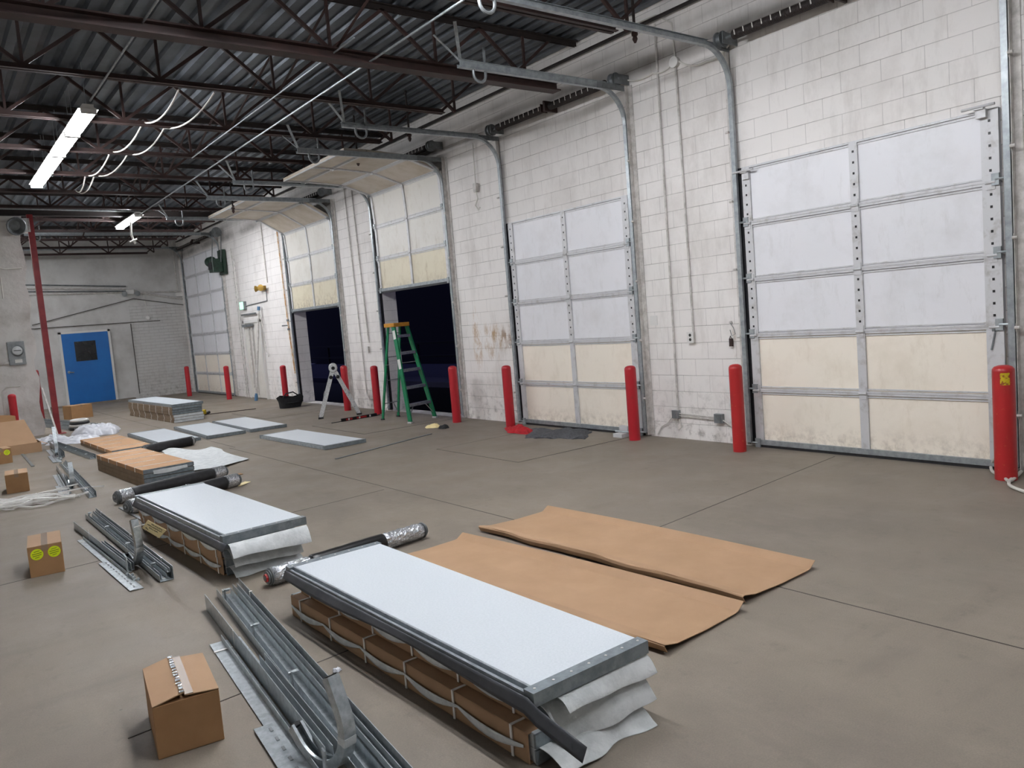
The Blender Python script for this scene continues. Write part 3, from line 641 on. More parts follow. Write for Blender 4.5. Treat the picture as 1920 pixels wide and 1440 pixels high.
# switch pendant between second and third doors
p0, p1_ = wallp(886, 268, .05), wallp(892, 352, .05)
t = thing('pendant_switch', 'white pendant switch box hanging on a cord between the second and third doors', 'switch', p1_)
mk('cord', MB().tube([V((XW-.05, p0.y, 4.4)), p0, V((p0.x, p1_.y, p1_.z+.06))], .009, 6), 'wire_w', t, smooth=True)
mk('switch_box', MB().box(XW-.08, XW-.02, p1_.y-.04, p1_.y+.04, p1_.z-.07, p1_.z+.07), 'conduit_w', t, bevel=.008)
mk('cord_tail', MB().tube([p1_+V((0, 0, -.07)), p1_+V((0, -.03, -.17)), p1_+V((0, .05, -.27)), p1_+V((0, -.02, -.35)), p1_+V((0, -.07, -.32))], .012, 6), 'wire_w', t, smooth=True)
# pair of conduits between third and fourth doors
a, b = wallp(660, 372), wallp(692, 648)
pipe('wall_conduit', [V((a.x, a.y, 4.6)), V((a.x, b.y, b.z+.06))], .013, 'conduit_w', 'white conduit ending at the outlet between the two raised doors', 'conduit', g)
t, p = boxon(692, 655, .07, .12, .045, 'wall_outlet', 'conduit_w', 'white wall outlet between the two raised doors', 'outlet'); mk('face_plate', MB().box(XW-.05, XW-.045, p.y-.045, p.y+.045, p.z-.065, p.z+.065), 'white', t)
a, b = wallp(646, 366), wallp(688, 738)
pipe('wall_conduit', [V((a.x, a.y, 4.6)), V((a.x, b.y, b.z)), V((XW-.03, b.y-.12, .2)), V((XW-.03, b.y-.3, .22))], .011, 'conduit_w', 'white conduit reaching almost to the floor between the two raised doors', 'conduit', g)
# conduits, horn and exit sign between fourth and fifth doors
a, b = wallp(488, 416), wallp(501, 530)
pipe('wall_conduit', [V((a.x, a.y, 4.7)), V((a.x, b.y, b.z))], .014, 'conduit_w', 'white conduit dropping to the amber alarm horn', 'conduit', g)
p = wallp(497, 540, 0); t = thing('alarm_horn', 'amber double alarm horn on the dock wall above the exit sign', 'alarm horn', p)
mk('horn_body', MB().box(XW-.1, XW, p.y-.08, p.y+.08, p.z-.06, p.z+.06), 'brass', t, bevel=.01)
for s in (-1, 1): mk('horn_bell', MB().lathe((XW-.08, p.y+s*.1, p.z), (-.7, s*.6, 0), [(.03, 0), (.04, .05), (.085, .14), (.07, .142)], 16), 'brass', t, smooth=True)
pe = wallp(459, 573, 0); pipe('wall_conduit', [V((XW-.02, p.y-.1, p.z-.05)), V((XW-.02, p.y-.1, pe.z+.02)), V((XW-.02, pe.y-.1, pe.z-.02))], .012, 'galv_dull', 'bent conduit from the alarm horn to the exit sign', 'conduit', g)
t = thing('exit_sign', 'small glowing pale green exit sign', 'sign', pe)
mk('sign_face', MB().box(XW-.10, XW-.09, pe.y-.14, pe.y+.14, pe.z-.10, pe.z+.10), 'exit', t); mk('sign_box', MB().box(XW-.09, XW, pe.y-.15, pe.y+.15, pe.z-.11, pe.z+.11), 'grey_box', t)
a, b, c2 = wallp(520, 440), wallp(541, 610), wallp(554, 700)
pipe('rusty_pipe', [V((XW-.03, a.y, 4.6)), V((XW-.03, b.y, b.z)), V((XW-.03, c2.y, c2.z))], .016, 'rusty_stain', 'thin reddish pipe just left of the fourth door track', 'pipe')
q = MB()
for z in (b.z+.1, b.z-.12): q.lathe((XW-.03, b.y, z), (0, 0, 1), [(.03, 0), (.03, .05)], 10)
q.tube([(XW-.03, b.y, b.z), (XW-.15, b.y+.1, b.z)], .015, 6); tag(mk('pipe_valve', q, 'galv_dull', smooth=True), 'pair of valve fittings on the thin reddish pipe', 'valve')
# plastic pole and pipes leaning by the white door
a, b = wallp(485, 580, .25), Zp(496, 768, .0); b.x = 7.0
pl = thing('leaning_pole', 'tall pale grey plastic pole leaning beside the white personnel door', 'pole', (7.1, 20.6, 0))
mk('pole', MB().tube([(7.12, 20.75, .03), (7.38, 20.55, 2.42)], .028, 10), 'conduit_w', pl, smooth=True)
mk('pole_foot', MB().lathe((7.115, 20.754, 0), (.1, -.08, 1), [(.045, 0), (.045, .12), (.03, .2)], 12), 'blue_pvc', pl, smooth=True)
mk('pole_top', MB().lathe((7.375, 20.553, 2.38), (.1, -.08, 1), [(.04, 0), (.04, .1)], 12), 'blue_pvc', pl, smooth=True)
mk('hanging_hose', MB().tube([(7.38, 20.55, 2.4), (7.40, 20.42, 1.9), (7.40, 20.38, 1.3), (7.40, 20.26, 1.15)], .015, 6), 'conduit_w', pl, smooth=True)
for i, (yy, z0, z1, l) in enumerate(((21.35, .1, 1.95, 'first'), (21.6, .3, 2.0, 'second'), (22.15, 0, 3.9, 'third'), (22.3, 0, 4.2, 'fourth'))):
    pipe('standpipe', [V((XW-.07, yy, z0)), V((XW-.07, yy-.03, z1))], .018, 'conduit_w', l+' of the white vertical pipes by the personnel door, counted from the right', 'pipe', 'white pipes by the personnel door')
# vertical pipe right of nearest door
vp = thing('riser_pipe', 'tall grey pipe with couplings at the right edge of the picture', 'pipe', (XW-.06, 2.58, 0))
mk('pipe', MB().tube([(XW-.05, 2.57, 0), (XW-.05, 2.57, 5.1)], .020, 12), 'conduit_w', vp, smooth=True)
for z in (.45, .95, 1.7, 2.4, 3.1): mk('coupling', MB().lathe((XW-.05, 2.57, z), (0, 0, 1), [(.034, 0), (.034, .03), (.026, .03), (.026, .05), (.034, .05), (.034, .08)], 12), 'conduit_w', vp, smooth=True)
# door operator
op = thing('door_operator', 'dark green chain door operator above the far corner door', 'motor', (7.2, 23.0, 3.6))
mk('gearbox', MB().box(7.05, 7.35, 22.95, 23.3, 3.62, 4.0), 'opgreen', op, bevel=.02)
mk('motor', MB().lathe((7.15, 23.25, 3.95), (0, 1, 0), [(.13, 0), (.14, .02), (.14, .26), (.10, .3)], 20), 'opgreen', op, smooth=True)
mk('backplate', MB().box(7.35, 7.44, 22.9, 23.35, 3.55, 4.25), 'opgreen', op)
mk('sprocket', MB().lathe((7.27, 22.93, 4.74), (0, 1, 0), [(.14, 0), (.14, .02), (.1, .03), (.13, .04), (.13, .06)], 20), 'galv_dull', op, smooth=True)
mk('chain', MB().tube([(7.39, 22.95, 4.7), (7.3, 22.94, 3.9)], .012, 6).tube([(7.15, 22.95, 4.7), (7.05, 22.94, 3.9)], .012, 6), 'galv_dull', op)
mk('cover_panel', MB().box(7.02, 7.05, 22.98, 23.25, 3.7, 3.9), 'dark', op)
tag(mk('red_cloth_hook', MB().box(7.3, 7.34, 20, 20.01, 0, .01), 'galv'), 'x', 'x') if False else None
# lumpy white bracket block near second door top (spring anchor plates)
for yy, z, l, xx in ((5.30, 3.05, 'left', 7.38), (2.92, 3.12, 'right', 7.36)):
    tag(mk('top_roller_bracket', MB().box(xx+.02, XD+.0, yy-.04, yy+.04, z-.09, z-.02).box(xx+.0, xx+.05, yy-.03, yy+.05, z-.02, z+.01).tube([(xx, yy-.12, z), (xx, yy+.14, z)], .012, 8), 'rail_paint'), 'pale top roller bracket at the upper %s corner of the nearest door' % l, 'bracket', 'top roller brackets')
# ================================================================ END WALL FITTINGS
g2 = 'conduits along the end wall'
for i, (a, b, l) in enumerate((((40, 534), (236, 537), 'highest'), ((40, 541), (236, 542), 'second highest'), ((45, 547), (240, 546), 'third highest'), ((48, 553), (345, 546), 'lowest'))):
    p, q_ = Yp(*a, YB-.04), Yp(*b, YB-.04); pipe('end_wall_conduit', [p, q_], .02, 'conduit_w' if i % 2 else 'galv_dull', l+' horizontal conduit on the end wall', 'conduit', g2)
p, q_ = Yp(255, 548, YB-.04), Yp(352, 562, YB-.04); pipe('end_wall_conduit', [p, q_], .03, 'conduit_w', 'sloping conduit from the emergency light to the corner', 'conduit', g2)
pe = Yp(243, 549, YB); t = thing('emergency_light', 'twin head emergency light on the end wall', 'light', pe)
mk('battery_box', MB().box(pe.x-.12, pe.x+.12, YB-.1, YB, pe.z-.06, pe.z+.1), 'white', t, bevel=.01)
for s in (-1, 1): mk('lamp_head', MB().lathe((pe.x+s*.17, YB-.12, pe.z-.02), (s*.3, -1, -.3), [(.03, 0), (.08, .05), (.085, .1), (.05, .11)], 14), 'grey_box', t, smooth=True)
pe = Yp(277, 596, YB); t = thing('wall_sensor', 'small white oval box hanging by a wire on the end wall', 'sensor', pe)
mk('sensor_body', MB().lathe((pe.x, YB-.001, pe.z), (0, -1, 0), [(.07, 0), (.07, .05), (.05, .07)], 18), 'white', t, smooth=True); mk('wire', MB().tube([(pe.x, YB-.03, pe.z+.05), (pe.x-.05, YB-.03, pe.z+.85)], .008, 6), 'wire_w', t)
pe = Yp(336, 552, YB); tag(mk('corner_box', MB().box(pe.x-.12, pe.x+.12, YB-.1, YB, pe.z-.07, pe.z+.07), 'white', bevel=.01), 'white box at the corner end of the end wall conduits', 'junction box')
for px, l in ((231, 'left'), (322, 'right')):
    a, b = Yp(px, 452, YB-.05), Yp(px+(2 if px == 231 else 8), 471 if px == 231 else 546, YB-.05); pipe('end_wall_drop', [V((a.x, a.y, a.z)), V((a.x, a.y, b.z))], .02, 'conduit_w', l+' vertical pipe drop on the end wall', 'pipe', 'vertical drops on the end wall')
# ================================================================ PARTITION FITTINGS
YPn = 19.2
a, b = Yp(15, 641, YPn), Yp(50, 683, YPn); cx, cz = (a.x+b.x)/2-.02, (a.z+b.z)/2
t = thing('electric_meter', 'grey electric meter box with round glass dial on the left partition', 'meter', (cx, YPn, cz))
mk('meter_box', MB().box(cx-.15, cx+.15, YPn-.12, YPn, cz-.24, cz+.24), 'grey_box', t, bevel=.01)
mk('meter_ring', MB().lathe((cx+.01, YPn-.12, cz+.05), (0, -1, 0), [(.115, 0), (.115, .02), (.095, .03)], 24), 'galv_dull', t, smooth=True)
d = mk('meter_dial', MB().lathe((cx+.01, YPn-.15, cz+.05), (0, -1, 0), [(.09, 0), (.088, .05), (.06, .07), (.01, .075)], 24), 'greylt', t, smooth=True)
mk('dial_bar', MB().box(cx-.06, cx+.07, YPn-.228, YPn-.223, cz+.045, cz+.06), 'ink', d)
mk('meter_label', MB().box(cx-.05, cx+.08, YPn-.123, YPn-.12, cz-.2, cz-.13), 'white', t)
pipe('meter_conduit', [V((XL+2.5, YPn-.05, cz-.19)), V((cx-.15, YPn-.05, cz-.19))], .03, 'conduit_w', 'white conduit entering the meter box from the left', 'conduit')
pf = Yp(25, 425, YPn-.3); t = thing('floodlight', 'dark round floodlight at the top of the left partition', 'light', pf)
mk('lamp_shell', MB().lathe(pf+V((0, .1, .06)), (.25, -1, -.35), [(.05, 0), (.15, .08), (.19, .2), (.17, .21), (.1, .12)], 20), 'galv_dull', t, smooth=True)
mk('bracket', MB().tube([pf+V((0, .3, .15)), pf+V((0, .1, .08))], .03, 8).box(pf.x+.12, pf.x+.3, pf.y+.05, pf.y+.3, pf.z-.1, pf.z+.18), 'white', t)
a = Yp(4, 507, YPn); pipe('partition_cable', [Yp(0, 503, YPn-.02), Yp(10, 505, YPn-.02), Yp(40, 503, YPn-.02)], .014, 'wire_w', 'thin horizontal cable across the upper partition', 'cable', 'cables on the left partition')
pipe('partition_cable', [Yp(1, 520, YPn-.02), Yp(6, 560, YPn-.03)], .012, 'wire_w', 'short cable with black plug hanging on the partition', 'cable', 'cables on the left partition')
pipe('partition_cable', [Yp(38, 724, YPn-.02), Yp(12, 726, YPn-.02), Yp(4, 735, YPn-.02), Yp(10, 790, YPn-.02)], .012, 'wire_w', 'bent pale cable low on the partition', 'cable', 'cables on the left partition')
tag(mk('leaning_stick', MB().bar((2.06, 18.9, 1.0), (2.16, 18.3, .02), .03, .03), 'conduit_w'), 'thin pale stick leaning beside the partition edge', 'stick')
# ================================================================ FLOOR GOODS
class Fr:      # local frame on the floor: u = across, v = along, h = up
    def __init__(s, x, y, deg=0, z=0): a = math.radians(deg); s.o = V((x, y, z)); s.u = V((math.cos(a), math.sin(a), 0)); s.v = V((-math.sin(a), math.cos(a), 0)); s.w = V((0, 0, 1))
    def P(s, u, v, h=0): return s.o+s.u*u+s.v*v+s.w*h
    def B(s, u0, u1, v0, v1, h0, h1, mb=None): return (mb or MB()).ob(s.P((u0+u1)/2, (v0+v1)/2, (h0+h1)/2), s.u*(u1-u0)/2, s.v*(v1-v0)/2, s.w*(h1-h0)/2)
def panel(F, h0, label, L=2.36, Wd=.62, T=.052, group=None, skin='whitepanel', rivets=True):
    t = thing('door_panel', label, 'door panel', F.P(Wd/2, L/2, h0), group)
    s = mk('panel_skin', F.B(.035, Wd-.012, .055, L-.055, h0+.004, h0+T), skin, t)
    for i, (a, b) in enumerate(((0, .06), (L-.06, L))):
        e = F.B(0, Wd, a, b, h0, h0+T+.0015)
        # hollow end: recessed channel
        mk('end_cap', e, 'galv_frame', t)
        if rivets:
            r = MB()
            for k in range(7): r.lathe(F.P(.03+k*(Wd-.06)/6, (a+b)/2, h0+T), (0, 0, 1), [(.006, 0), (.006, .0035), (.002, .005)], 8)
            mk('rivet', r, 'white', t)
    e = F.B(0, .014, .06, L-.06, h0, h0+T*.8); F.B(.014, .026, .06, L-.06, h0, h0+T*.55, e); F.B(.026, .037, .06, L-.06, h0, h0+T+.001, e)
    mk('edge_rail', e, 'rail_silver', t)
    mk('edge_rail', F.B(Wd-.014, Wd, .06, L-.06, h0, h0+T*.85), 'galv_frame', t)
    return t
def foamsheet(parent, F, u0, u1, v, h, out, drop, curl=0.03, seed=1):
    r = random.Random(seed); ph = r.random()*6
    def fn(a, b):
        u = u0+(u1-u0)*a; s = out*b*(1+.18*math.sin(a*5+ph)+.08*math.sin(a*13+ph*2)); z = h-drop*b*b+curl*math.sin(a*4+ph)*b
        return F.P(u, v-s, max(.004, z))
    return mk('foam_sheet', MB().grid(fn, 16, 6, .003), 'foam', parent, smooth=True)
def scallop(parent, F, u, L, n, h, amp, v0=.05, th=.05, ):    # foam hanging in swags between straps along the left long side
    def fn(a, b):
        v = L-(L-v0)*a-.0; k = (a*n) % 1; s = math.sin(k*math.pi); return F.P(u-.007-.008*s, v, h-th*(b)*(.5+.5*s)-amp*s*(b*.7+.3))
    o = mk('foam_sheet', MB().grid(fn, n*8, 3, 0), 'foam', parent, smooth=True); md_ = o.modifiers.new('s', 'SOLIDIFY'); md_.thickness = .003; return o
def bundle(F, h0, h1, label, L=2.36, Wd=.6, nstrap=5, group=None, foam=True, capmat='galv_frame', straps=True, seed=1, swag=True):
    t = thing('wrapped_panel_bundle', label, 'panel bundle', F.P(Wd/2, L/2, h0), group)
    H = h1-h0; T = H/2
    for k in range(2):
        c = mk('door_section', F.B(.02, Wd-.02, .01, L-.01, h0+k*T+.002, h0+(k+1)*T-.002), 'whitepanel', t)
        mk('end_cap', F.B(.015, Wd-.015, 0, .012, h0+k*T+.003, h0+(k+1)*T-.004), capmat, c)
        mk('end_cap', F.B(.015, Wd-.015, L-.012, L, h0+k*T+.003, h0+(k+1)*T-.004), capmat, c)
    e = MB()
    F.B(0, .004, .03, L-.03, h0+.002, h1-.002, e); F.B(0, .10, .03, L-.03, h1-.006, h1-.001, e); F.B(0, .1, .03, L-.03, h0+.001, h0+.005, e)
    mk('cardboard_edge', e, 'kraft', t)
    e = MB(); F.B(Wd-.004, Wd, .03, L-.03, h0+.002, h1-.002, e); F.B(Wd-.1, Wd, .03, L-.03, h1-.006, h1-.001, e); mk('cardboard_edge', e, 'kraft', t)
    if straps:
        for k in range(nstrap):
            v = .12+k*(L-.3)/(nstrap-1); a = F.B(-.008, -.003, v, v+.012, h0, h1+.003); F.B(-.008, .12, v, v+.012, h1+.0005, h1+.004, a)
            mk('strap', a, 'strap', t)
    if swag: scallop(t, F, 0, L-.05, nstrap-1, h1-H*.40, .026*min(1, H/.13), th=.022)
    if foam: foamsheet(t, F, .03, Wd-.02, 0, h0+H*.55, .13, h0+H*.5 if h0 < .05 else .12, seed=seed, curl=.015)
    return t
# ---- stack 1 (nearest)
F1 = Fr(1.672, 2.24, .7)
Fl = Fr(1.672, 2.27, .7); Fu = Fr(1.735, 2.33, .7)
bundle(Fl, .0, .125, 'lowest strapped panel bundle of the nearest stack', L=2.33, Wd=.56, nstrap=6, seed=3)
bundle(Fu, .127, .245, 'middle strapped panel bundle of the nearest stack', L=2.26, Wd=.54, nstrap=6, seed=5)
pt = panel(F1, .247, 'bare white door panel on top of the nearest stack', L=2.36, Wd=.625, T=.053)
# rubber seal dangling along the left side
def fseal(a, b):
    v = 2.35-2.58*a; out = .006+.022*b+.008*math.sin(a*7)*b; h = .280-.044*b-(max(0, a-.9)*2.0)*(.55) - .01*math.sin(a*9)*b
    return F1.P(-out+max(0, a-.92)*.6, v, max(.01, h))
o = mk('rubber_seal', MB().grid(fseal, 40, 4, 0), 'seal', pt, smooth=True); s_ = o.modifiers.new('s', 'SOLIDIFY'); s_.thickness = .004
foamsheet(pt, F1, .12, .62, .01, .24, .055, .05, .012, 8)
# ---- stack 2
F2 = Fr(1.565, 5.56, 2.2)
F2l = Fr(1.60, 5.72, 2.2)
bundle(F2l, 0, .125, 'lowest strapped panel bundle of the second stack', L=2.25, Wd=.56, nstrap=6, seed=11)
bundle(Fr(1.59, 5.70, 2.2), .127, .27, 'middle strapped panel bundle of the second stack', L=2.25, Wd=.57, nstrap=6, seed=13)
p2_ = panel(F2, .275, 'bare white door panel on top of the second stack beside the tagged tracks', L=2.32, Wd=.625, T=.055, skin='whitepanel')
foamsheet(p2_, F2, .03, .62, .0, .27, .07, .10, .015, 21)
o = mk('rubber_seal', MB().grid(lambda a, b: F2.P(-.004-.03*b, 2.3-2.38*a, .29-.05*b), 24, 3, 0), 'seal', p2_, smooth=True); s_ = o.modifiers.new('s', 'SOLIDIFY'); s_.thickness = .004
# ---- striped sleeves
def sleeve_stack(F, n, T, L, Wd, where, nlab, stripes=5):
    for k in range(n):
        h0 = k*T
        t = thing('sleeved_panel', ('%s cardboard sleeved panel of the %s' % (nlab[k], where)), 'sleeved panel', F.P(Wd/2, L/2, h0), 'cardboard sleeved panels of the '+where)
        mk('cardboard_sleeve', F.B(0, Wd, .01, L, h0+.001, h0+T-.001), 'kraft_lt' if k == n-1 else 'kraft_side', t, bevel=.003)
        mk('end_cap', F.B(.01, Wd-.01, -.002, .012, h0+.004, h0+T-.004), 'galv_frame', t)
        mk('end_cap', F.B(Wd-.02, Wd+.004, .0, L, h0+.006, h0+T-.006), 'galv_dull', t)
        if k == n-1:
            q = MB()
            for j in range(stripes):
                v = L*(j+.75)/(stripes+.35); F.B(.0, Wd*(.98 if j != 1 else .6), v, v+.017, h0+T-.001, h0+T+.002, q); F.B(-.004, 0, v, v+.012, h0+.0, h0+T, q)
            mk('white_strap', q, 'strap', t)
            foamsheet(t, F, .12, Wd-.08, -.003, h0+T*.55, .012, .04, .01, 31+n)
LV = ['lowest', 'second', 'third', 'fourth', 'fifth', 'sixth', 'seventh', 'eighth']
F3 = Fr(2.015, 10.12, 3.0); sleeve_stack(F3, 4, .056, 2.25, .60, 'third stack with white straps across its tan top', LV[:3]+['topmost'])
F4 = Fr(2.30, 13.62, 1.5); sleeve_stack(F4, 2, .05, 2.45, .62, 'low stack behind the third stack', ['lower', 'upper'], 4)
# ---- far tall stack
F5 = Fr(4.27, 17.75, 2.2)
for k in range(6):
    T = .056; t = thing('sleeved_panel', '%s brown wrapped panel of the tall far stack' % LV[k], 'sleeved panel', F5.P(.32, 1.8, k*T), 'brown wrapped panels of the tall far stack')
    Fk = Fr(4.27+rnd.uniform(-.012, .02), 17.75+rnd.uniform(-.03, .05), 2.2)
    mk('cardboard_sleeve', Fk.B(0, .64, .02, 3.6, k*T+.001, (k+1)*T-.001), 'kraft_side', t, bevel=.004)
    mk('end_cap', Fk.B(.01, .63, -.004, .02, k*T+.004, (k+1)*T-.004), 'galv_frame' if k > 2 else 'foam', t)
    q = MB()
    for j in range(7): Fk.B(-.004, -.001, .2+j*.5, .22+j*.5, k*T, (k+1)*T, q)
    mk('strap', q, 'strap', t)
panel(F5, .338, 'bare white door panel topping the tall far stack', L=3.62, Wd=.66, T=.055)
# ---- loose panels lying on the floor
for (x, y, dg, l) in ((3.10, 13.98, .3, 'white door panel flat on the floor, leftmost, touching the black roll'), (3.87, 13.98, -1.5, 'white door panel flat on the floor, middle of the row of three'),
                      (4.63, 13.98, -1.2, 'white door panel flat on the floor, rightmost of the row of three'), (4.52, 10.55, 2.0, 'white door panel flat on the floor apart, pointing at the green ladder')):
    panel(Fr(x, y, dg), .004, l, L=2.42, Wd=.67, T=.052, group='white panels laid flat on the floor', rivets=False)
# ---- cardboard liners
def liner(F, L, Wd, label, seed):
    r = random.Random(seed)
    cs = [(.012, .010), (-.008, .044), (.0, .050), (.10, .026), (Wd*.5, .012), (Wd-.085, .012), (Wd-.06, .016), (Wd-.018, .042), (Wd, .052)]
    def fn(a, b):
        i = b*(len(cs)-1); k = min(int(i), len(cs)-2); f = i-k; u = cs[k][0]*(1-f)+cs[k+1][0]*f; h = cs[k][1]*(1-f)+cs[k+1][1]*f
        w_ = .006*math.sin(a*17+seed)+.003*math.sin(a*31); h += (.012*math.sin(a*3.1) if b > .15 else 0)
        return F.P(u+(w_ if b < .2 else 0), L*a, max(h+(w_*.4 if b < .3 else 0), .005))
    t = thing('cardboard_liner', label, 'cardboard sheet', F.P(Wd/2, L/2, 0), 'cardboard liner sheets')
    o = mk('sheet', MB().grid(fn, 40, 16, .0), 'kraft', t, smooth=False); s = o.modifiers.new('s', 'SOLIDIFY'); s.thickness = .0035
    mk('edge_tape', MB().grid(lambda a, b: fn(a, .79+.21*b)+V((0, 0, .0012)), 40, 4, 0), 'kraft_lt', t)
liner(Fr(2.72, 2.55, 4.4), 2.47, .70, 'tan cardboard liner right beside the nearest stack', 2)
liner(Fr(3.50, 2.66, 1.6), 2.47, .735, 'tan cardboard liner farther right, by itself on the floor', 5)
# ---- spring rolls
def roll(a, b, r, label, foil=(.16, .16), mid='dark', lumpy=.0, grp='black wrapped spring rolls'):
    a, b = V(a), V(b); d = (b-a); L = d.length; d.normalize(); a.z = b.z = r+.002; t = thing('spring_roll', label, 'spring roll', ((a+b)/2)-V((0, 0, r)), grp)
    def lump(p0, p1, s, rad=r):
        q = MB(); n = 24; m_ = 14; L_ = (p1-p0).length; rr = random.Random(s); o = len(q.v); sd = d.cross(V((0, 0, 1)))
        for i in range(m_+1):
            for k in range(n):
                an = 2*math.pi*k/n; R_ = rad*(1.0-lumpy*rr.random()) * (1 if 0 < i < m_ else .82); P_ = p0+d*(L_*i/m_)+(sd*math.cos(an)+V((0, 0, 1))*math.sin(an))*R_; P_.z = max(P_.z, .002); q.v.append(P_)
        for i in range(m_):
            for k in range(n): x = i*n+k; y = i*n+(k+1) % n; q.f.append((x, y, y+n, x+n))
        q.f.append(tuple(range(n))[::-1]); q.f.append(tuple(m_*n+k for k in range(n))); return q
    if foil[0]: mk('foil_end', lump(a, a+d*foil[0], 1, r*1.02), 'tin', t, smooth=lumpy == 0)
    mk('black_wrap', MB().lathe(a+d*foil[0], d, [(r*.9, 0), (r, .01)]+[(r*(1+.015*math.sin(i*2.1)), .01+(L-foil[0]-foil[1]-.02)*i/12) for i in range(1, 12)]+[(r, L-foil[0]-foil[1]-.01), (r*.9, L-foil[0]-foil[1])], 24), mid, t, smooth=True)
    if foil[1]: mk('foil_end', lump(b-d*foil[1], b, 2, r*1.02), 'tin', t, smooth=lumpy == 0)
    # coil rings and cone showing at the ends
    for e, s in ((a, -1), (b, 1)):
        q = MB()
        for k in range(3): q.lathe(e+d*s*(.004+k*.011), d*s, [(r*(.9-.12*k), 0), (r*(.95-.12*k), .004), (r*(.9-.12*k), .009)], 20)
        q.tube([e, e+d*s*.05], .018, 8); mk('coil_end', q, 'galv_dull', t, smooth=True)
        mk('red_tip', MB().lathe(e+d*s*.035, d*s, [(r*.45, 0), (r*.4, .012)], 12), 'red_worn', t) if (label.startswith('foil') and s < 0) else None
roll((1.76, 5.22, 0), (3.03, 5.36, 0), .066, 'foil wrapped roll sticking out behind the nearest stack', (.30, .36), 'black', .14, grp=None)
roll((1.60, 9.42, 0), (2.88, 9.86, 0), .075, 'black roll with silver ends farther from the second stack')
roll((1.57, 8.72, 0), (2.80, 9.12, 0), .075, 'black roll with silver ends touching the far side of the second stack')
roll((1.72, 9.02, 0), (2.3, 9.22, 0), .055, 'short silver-ended roll between the two long black rolls', (.12, .05))
roll((2.72, 13.28, 0), (3.50, 13.50, 0), .075, 'plain black roll lying in front of the leftmost flat panel', (0, .03))
# ---- track bundles
def cprof(k=1.0, w=.05, hh=.045):
    return [(-w/2, 0), (w/2, 0), (w/2, hh), (w/2-.003, hh), (w/2-.003, .003), (-w/2+.003, .003), (-w/2+.003, hh), (-w/2, hh)]
def lprof(w=.08, h=.08, t=.003): return [(0, 0), (w, 0), (w, t), (t, t), (t, h), (0, h)]
def rprof(w, h): return [(0, 0), (w, 0), (w, h), (0, h)]
def tbundle(A, B, label, kind='tall', n=4, hs=1.0, ws=1.0):
    A, B = V(A), V(B); A.z = B.z = .004; d = (B-A); L = d.length; d.normalize(); s = V((0, 0, 1)).cross(d); s.normalize()     # s points to viewer's right when B is nearer
    t = thing('track_bundle', label, 'track bundle', (A+B)/2, 'bundles of galvanised door track')
    s = s*ws
    R = lambda a, b, pr, off, h, m='galv_new', nm='angle': mk(nm, MB().sweep([A+d*a*L+s*off+V((0, 0, h*hs)), A+d*b*L+s*off+V((0, 0, h*hs))], [(-u*ws, v*hs) for u, v in pr][::-1], -s), m, t)
    if kind == 'tall':
        R(0, 1, lprof(.085, .055), -.06, 0); R(.01, .985, [(u, v) for u, v in cprof(w=.055, hh=.05)], -.005, .005, 'galv_new', 'track')
        R(.02, 1, [(-u, v) for u, v in lprof(.05, .115)][::-1], .075, .0); R(.03, .99, [(-u, v) for u, v in cprof(w=.03, hh=.035)], .04, .06, 'galv', 'track')
        for k in range(n):
            a = .06+k*.9/(n-1)*.95; p = A+d*a*L
            mk('bracket', MB().ob(p+s*-.045+V((0, 0, .06*hs)), d*.016, s*.003, V((0, 0, .045*hs))).ob(p+s*-.03+V((0, 0, .10*hs)), d*.016, s*.02, V((0, 0, .002))).tube([p+s*-.06+V((0, 0, .095*hs)), p+s*-.02+V((0, 0, .095*hs))], .008, 8), 'galv', t)
        for a in (.12, .55, .9):
            p = A+d*a*L; mk('strap', MB().ob(p+s*.079+V((0, 0, .058*hs)), d*.008, s*.001, V((0, 0, .06*hs))).ob(p+s*.071+V((0, 0, .118*hs)), d*.008, s*.009, V((0, 0, .001))).ob(p+s*.064+V((0, 0, .08*hs)), d*.008, s*.001, V((0, 0, .038*hs))), 'strap', t)
    elif kind == 'flat':
        R(0.22, 1, rprof(.075, .004), -.075, 0); R(.22, .9, lprof(.03, .04), -.01, .002); R(0, .8, [(u, v) for u, v in lprof(.004+.03, .10)], .03, .0, 'galv_new', 'angle'); R(.22, .72, rprof(.035, .004), .055, .0)
        R(.42, .80, [(-u, v) for u, v in cprof(w=.03, hh=.085)], .075, .01, 'galv', 'track')
        R(.62, 1.0, rprof(.08, .004), -.12, .005, 'galv_new', 'slotted_angle')
        q = MB()
        for k in range(11): p = A+d*(L*(.64+k*.033))+s*-.06+V((0, 0, .0105)); q.ob(p, d*.018, s*.006, V((0, 0, .001)))
        mk('slot', q, 'galv_dull', t)
        for a in (.27,): p = A+d*a*L; mk('strap', MB().ob(p+s*-.03+V((0, 0, .008)), d*.008, s*.05, V((0, 0, .002))).ob(p+s*.03+V((0, 0, .05)), d*.008, s*.002, V((0, 0, .05))), 'strap', t)
        mk('bracket', MB().ob(A+d*L*.83+s*.0+V((0, 0, .07)), d*.018, s*.003, V((0, 0, .07))), 'galv_new', t)
        q = MB()
        for k, (a, b) in enumerate(((.85, -.02), (.87, .01), (.9, 0), (.93, .015))): q.lathe(A+d*L*a+s*b+V((0, 0, .012)), (0, 0, 1), [(.012, 0), (.012, .012), (.006, .02)], 6)
        mk('bolt', q, 'galv_new', t)
    return t
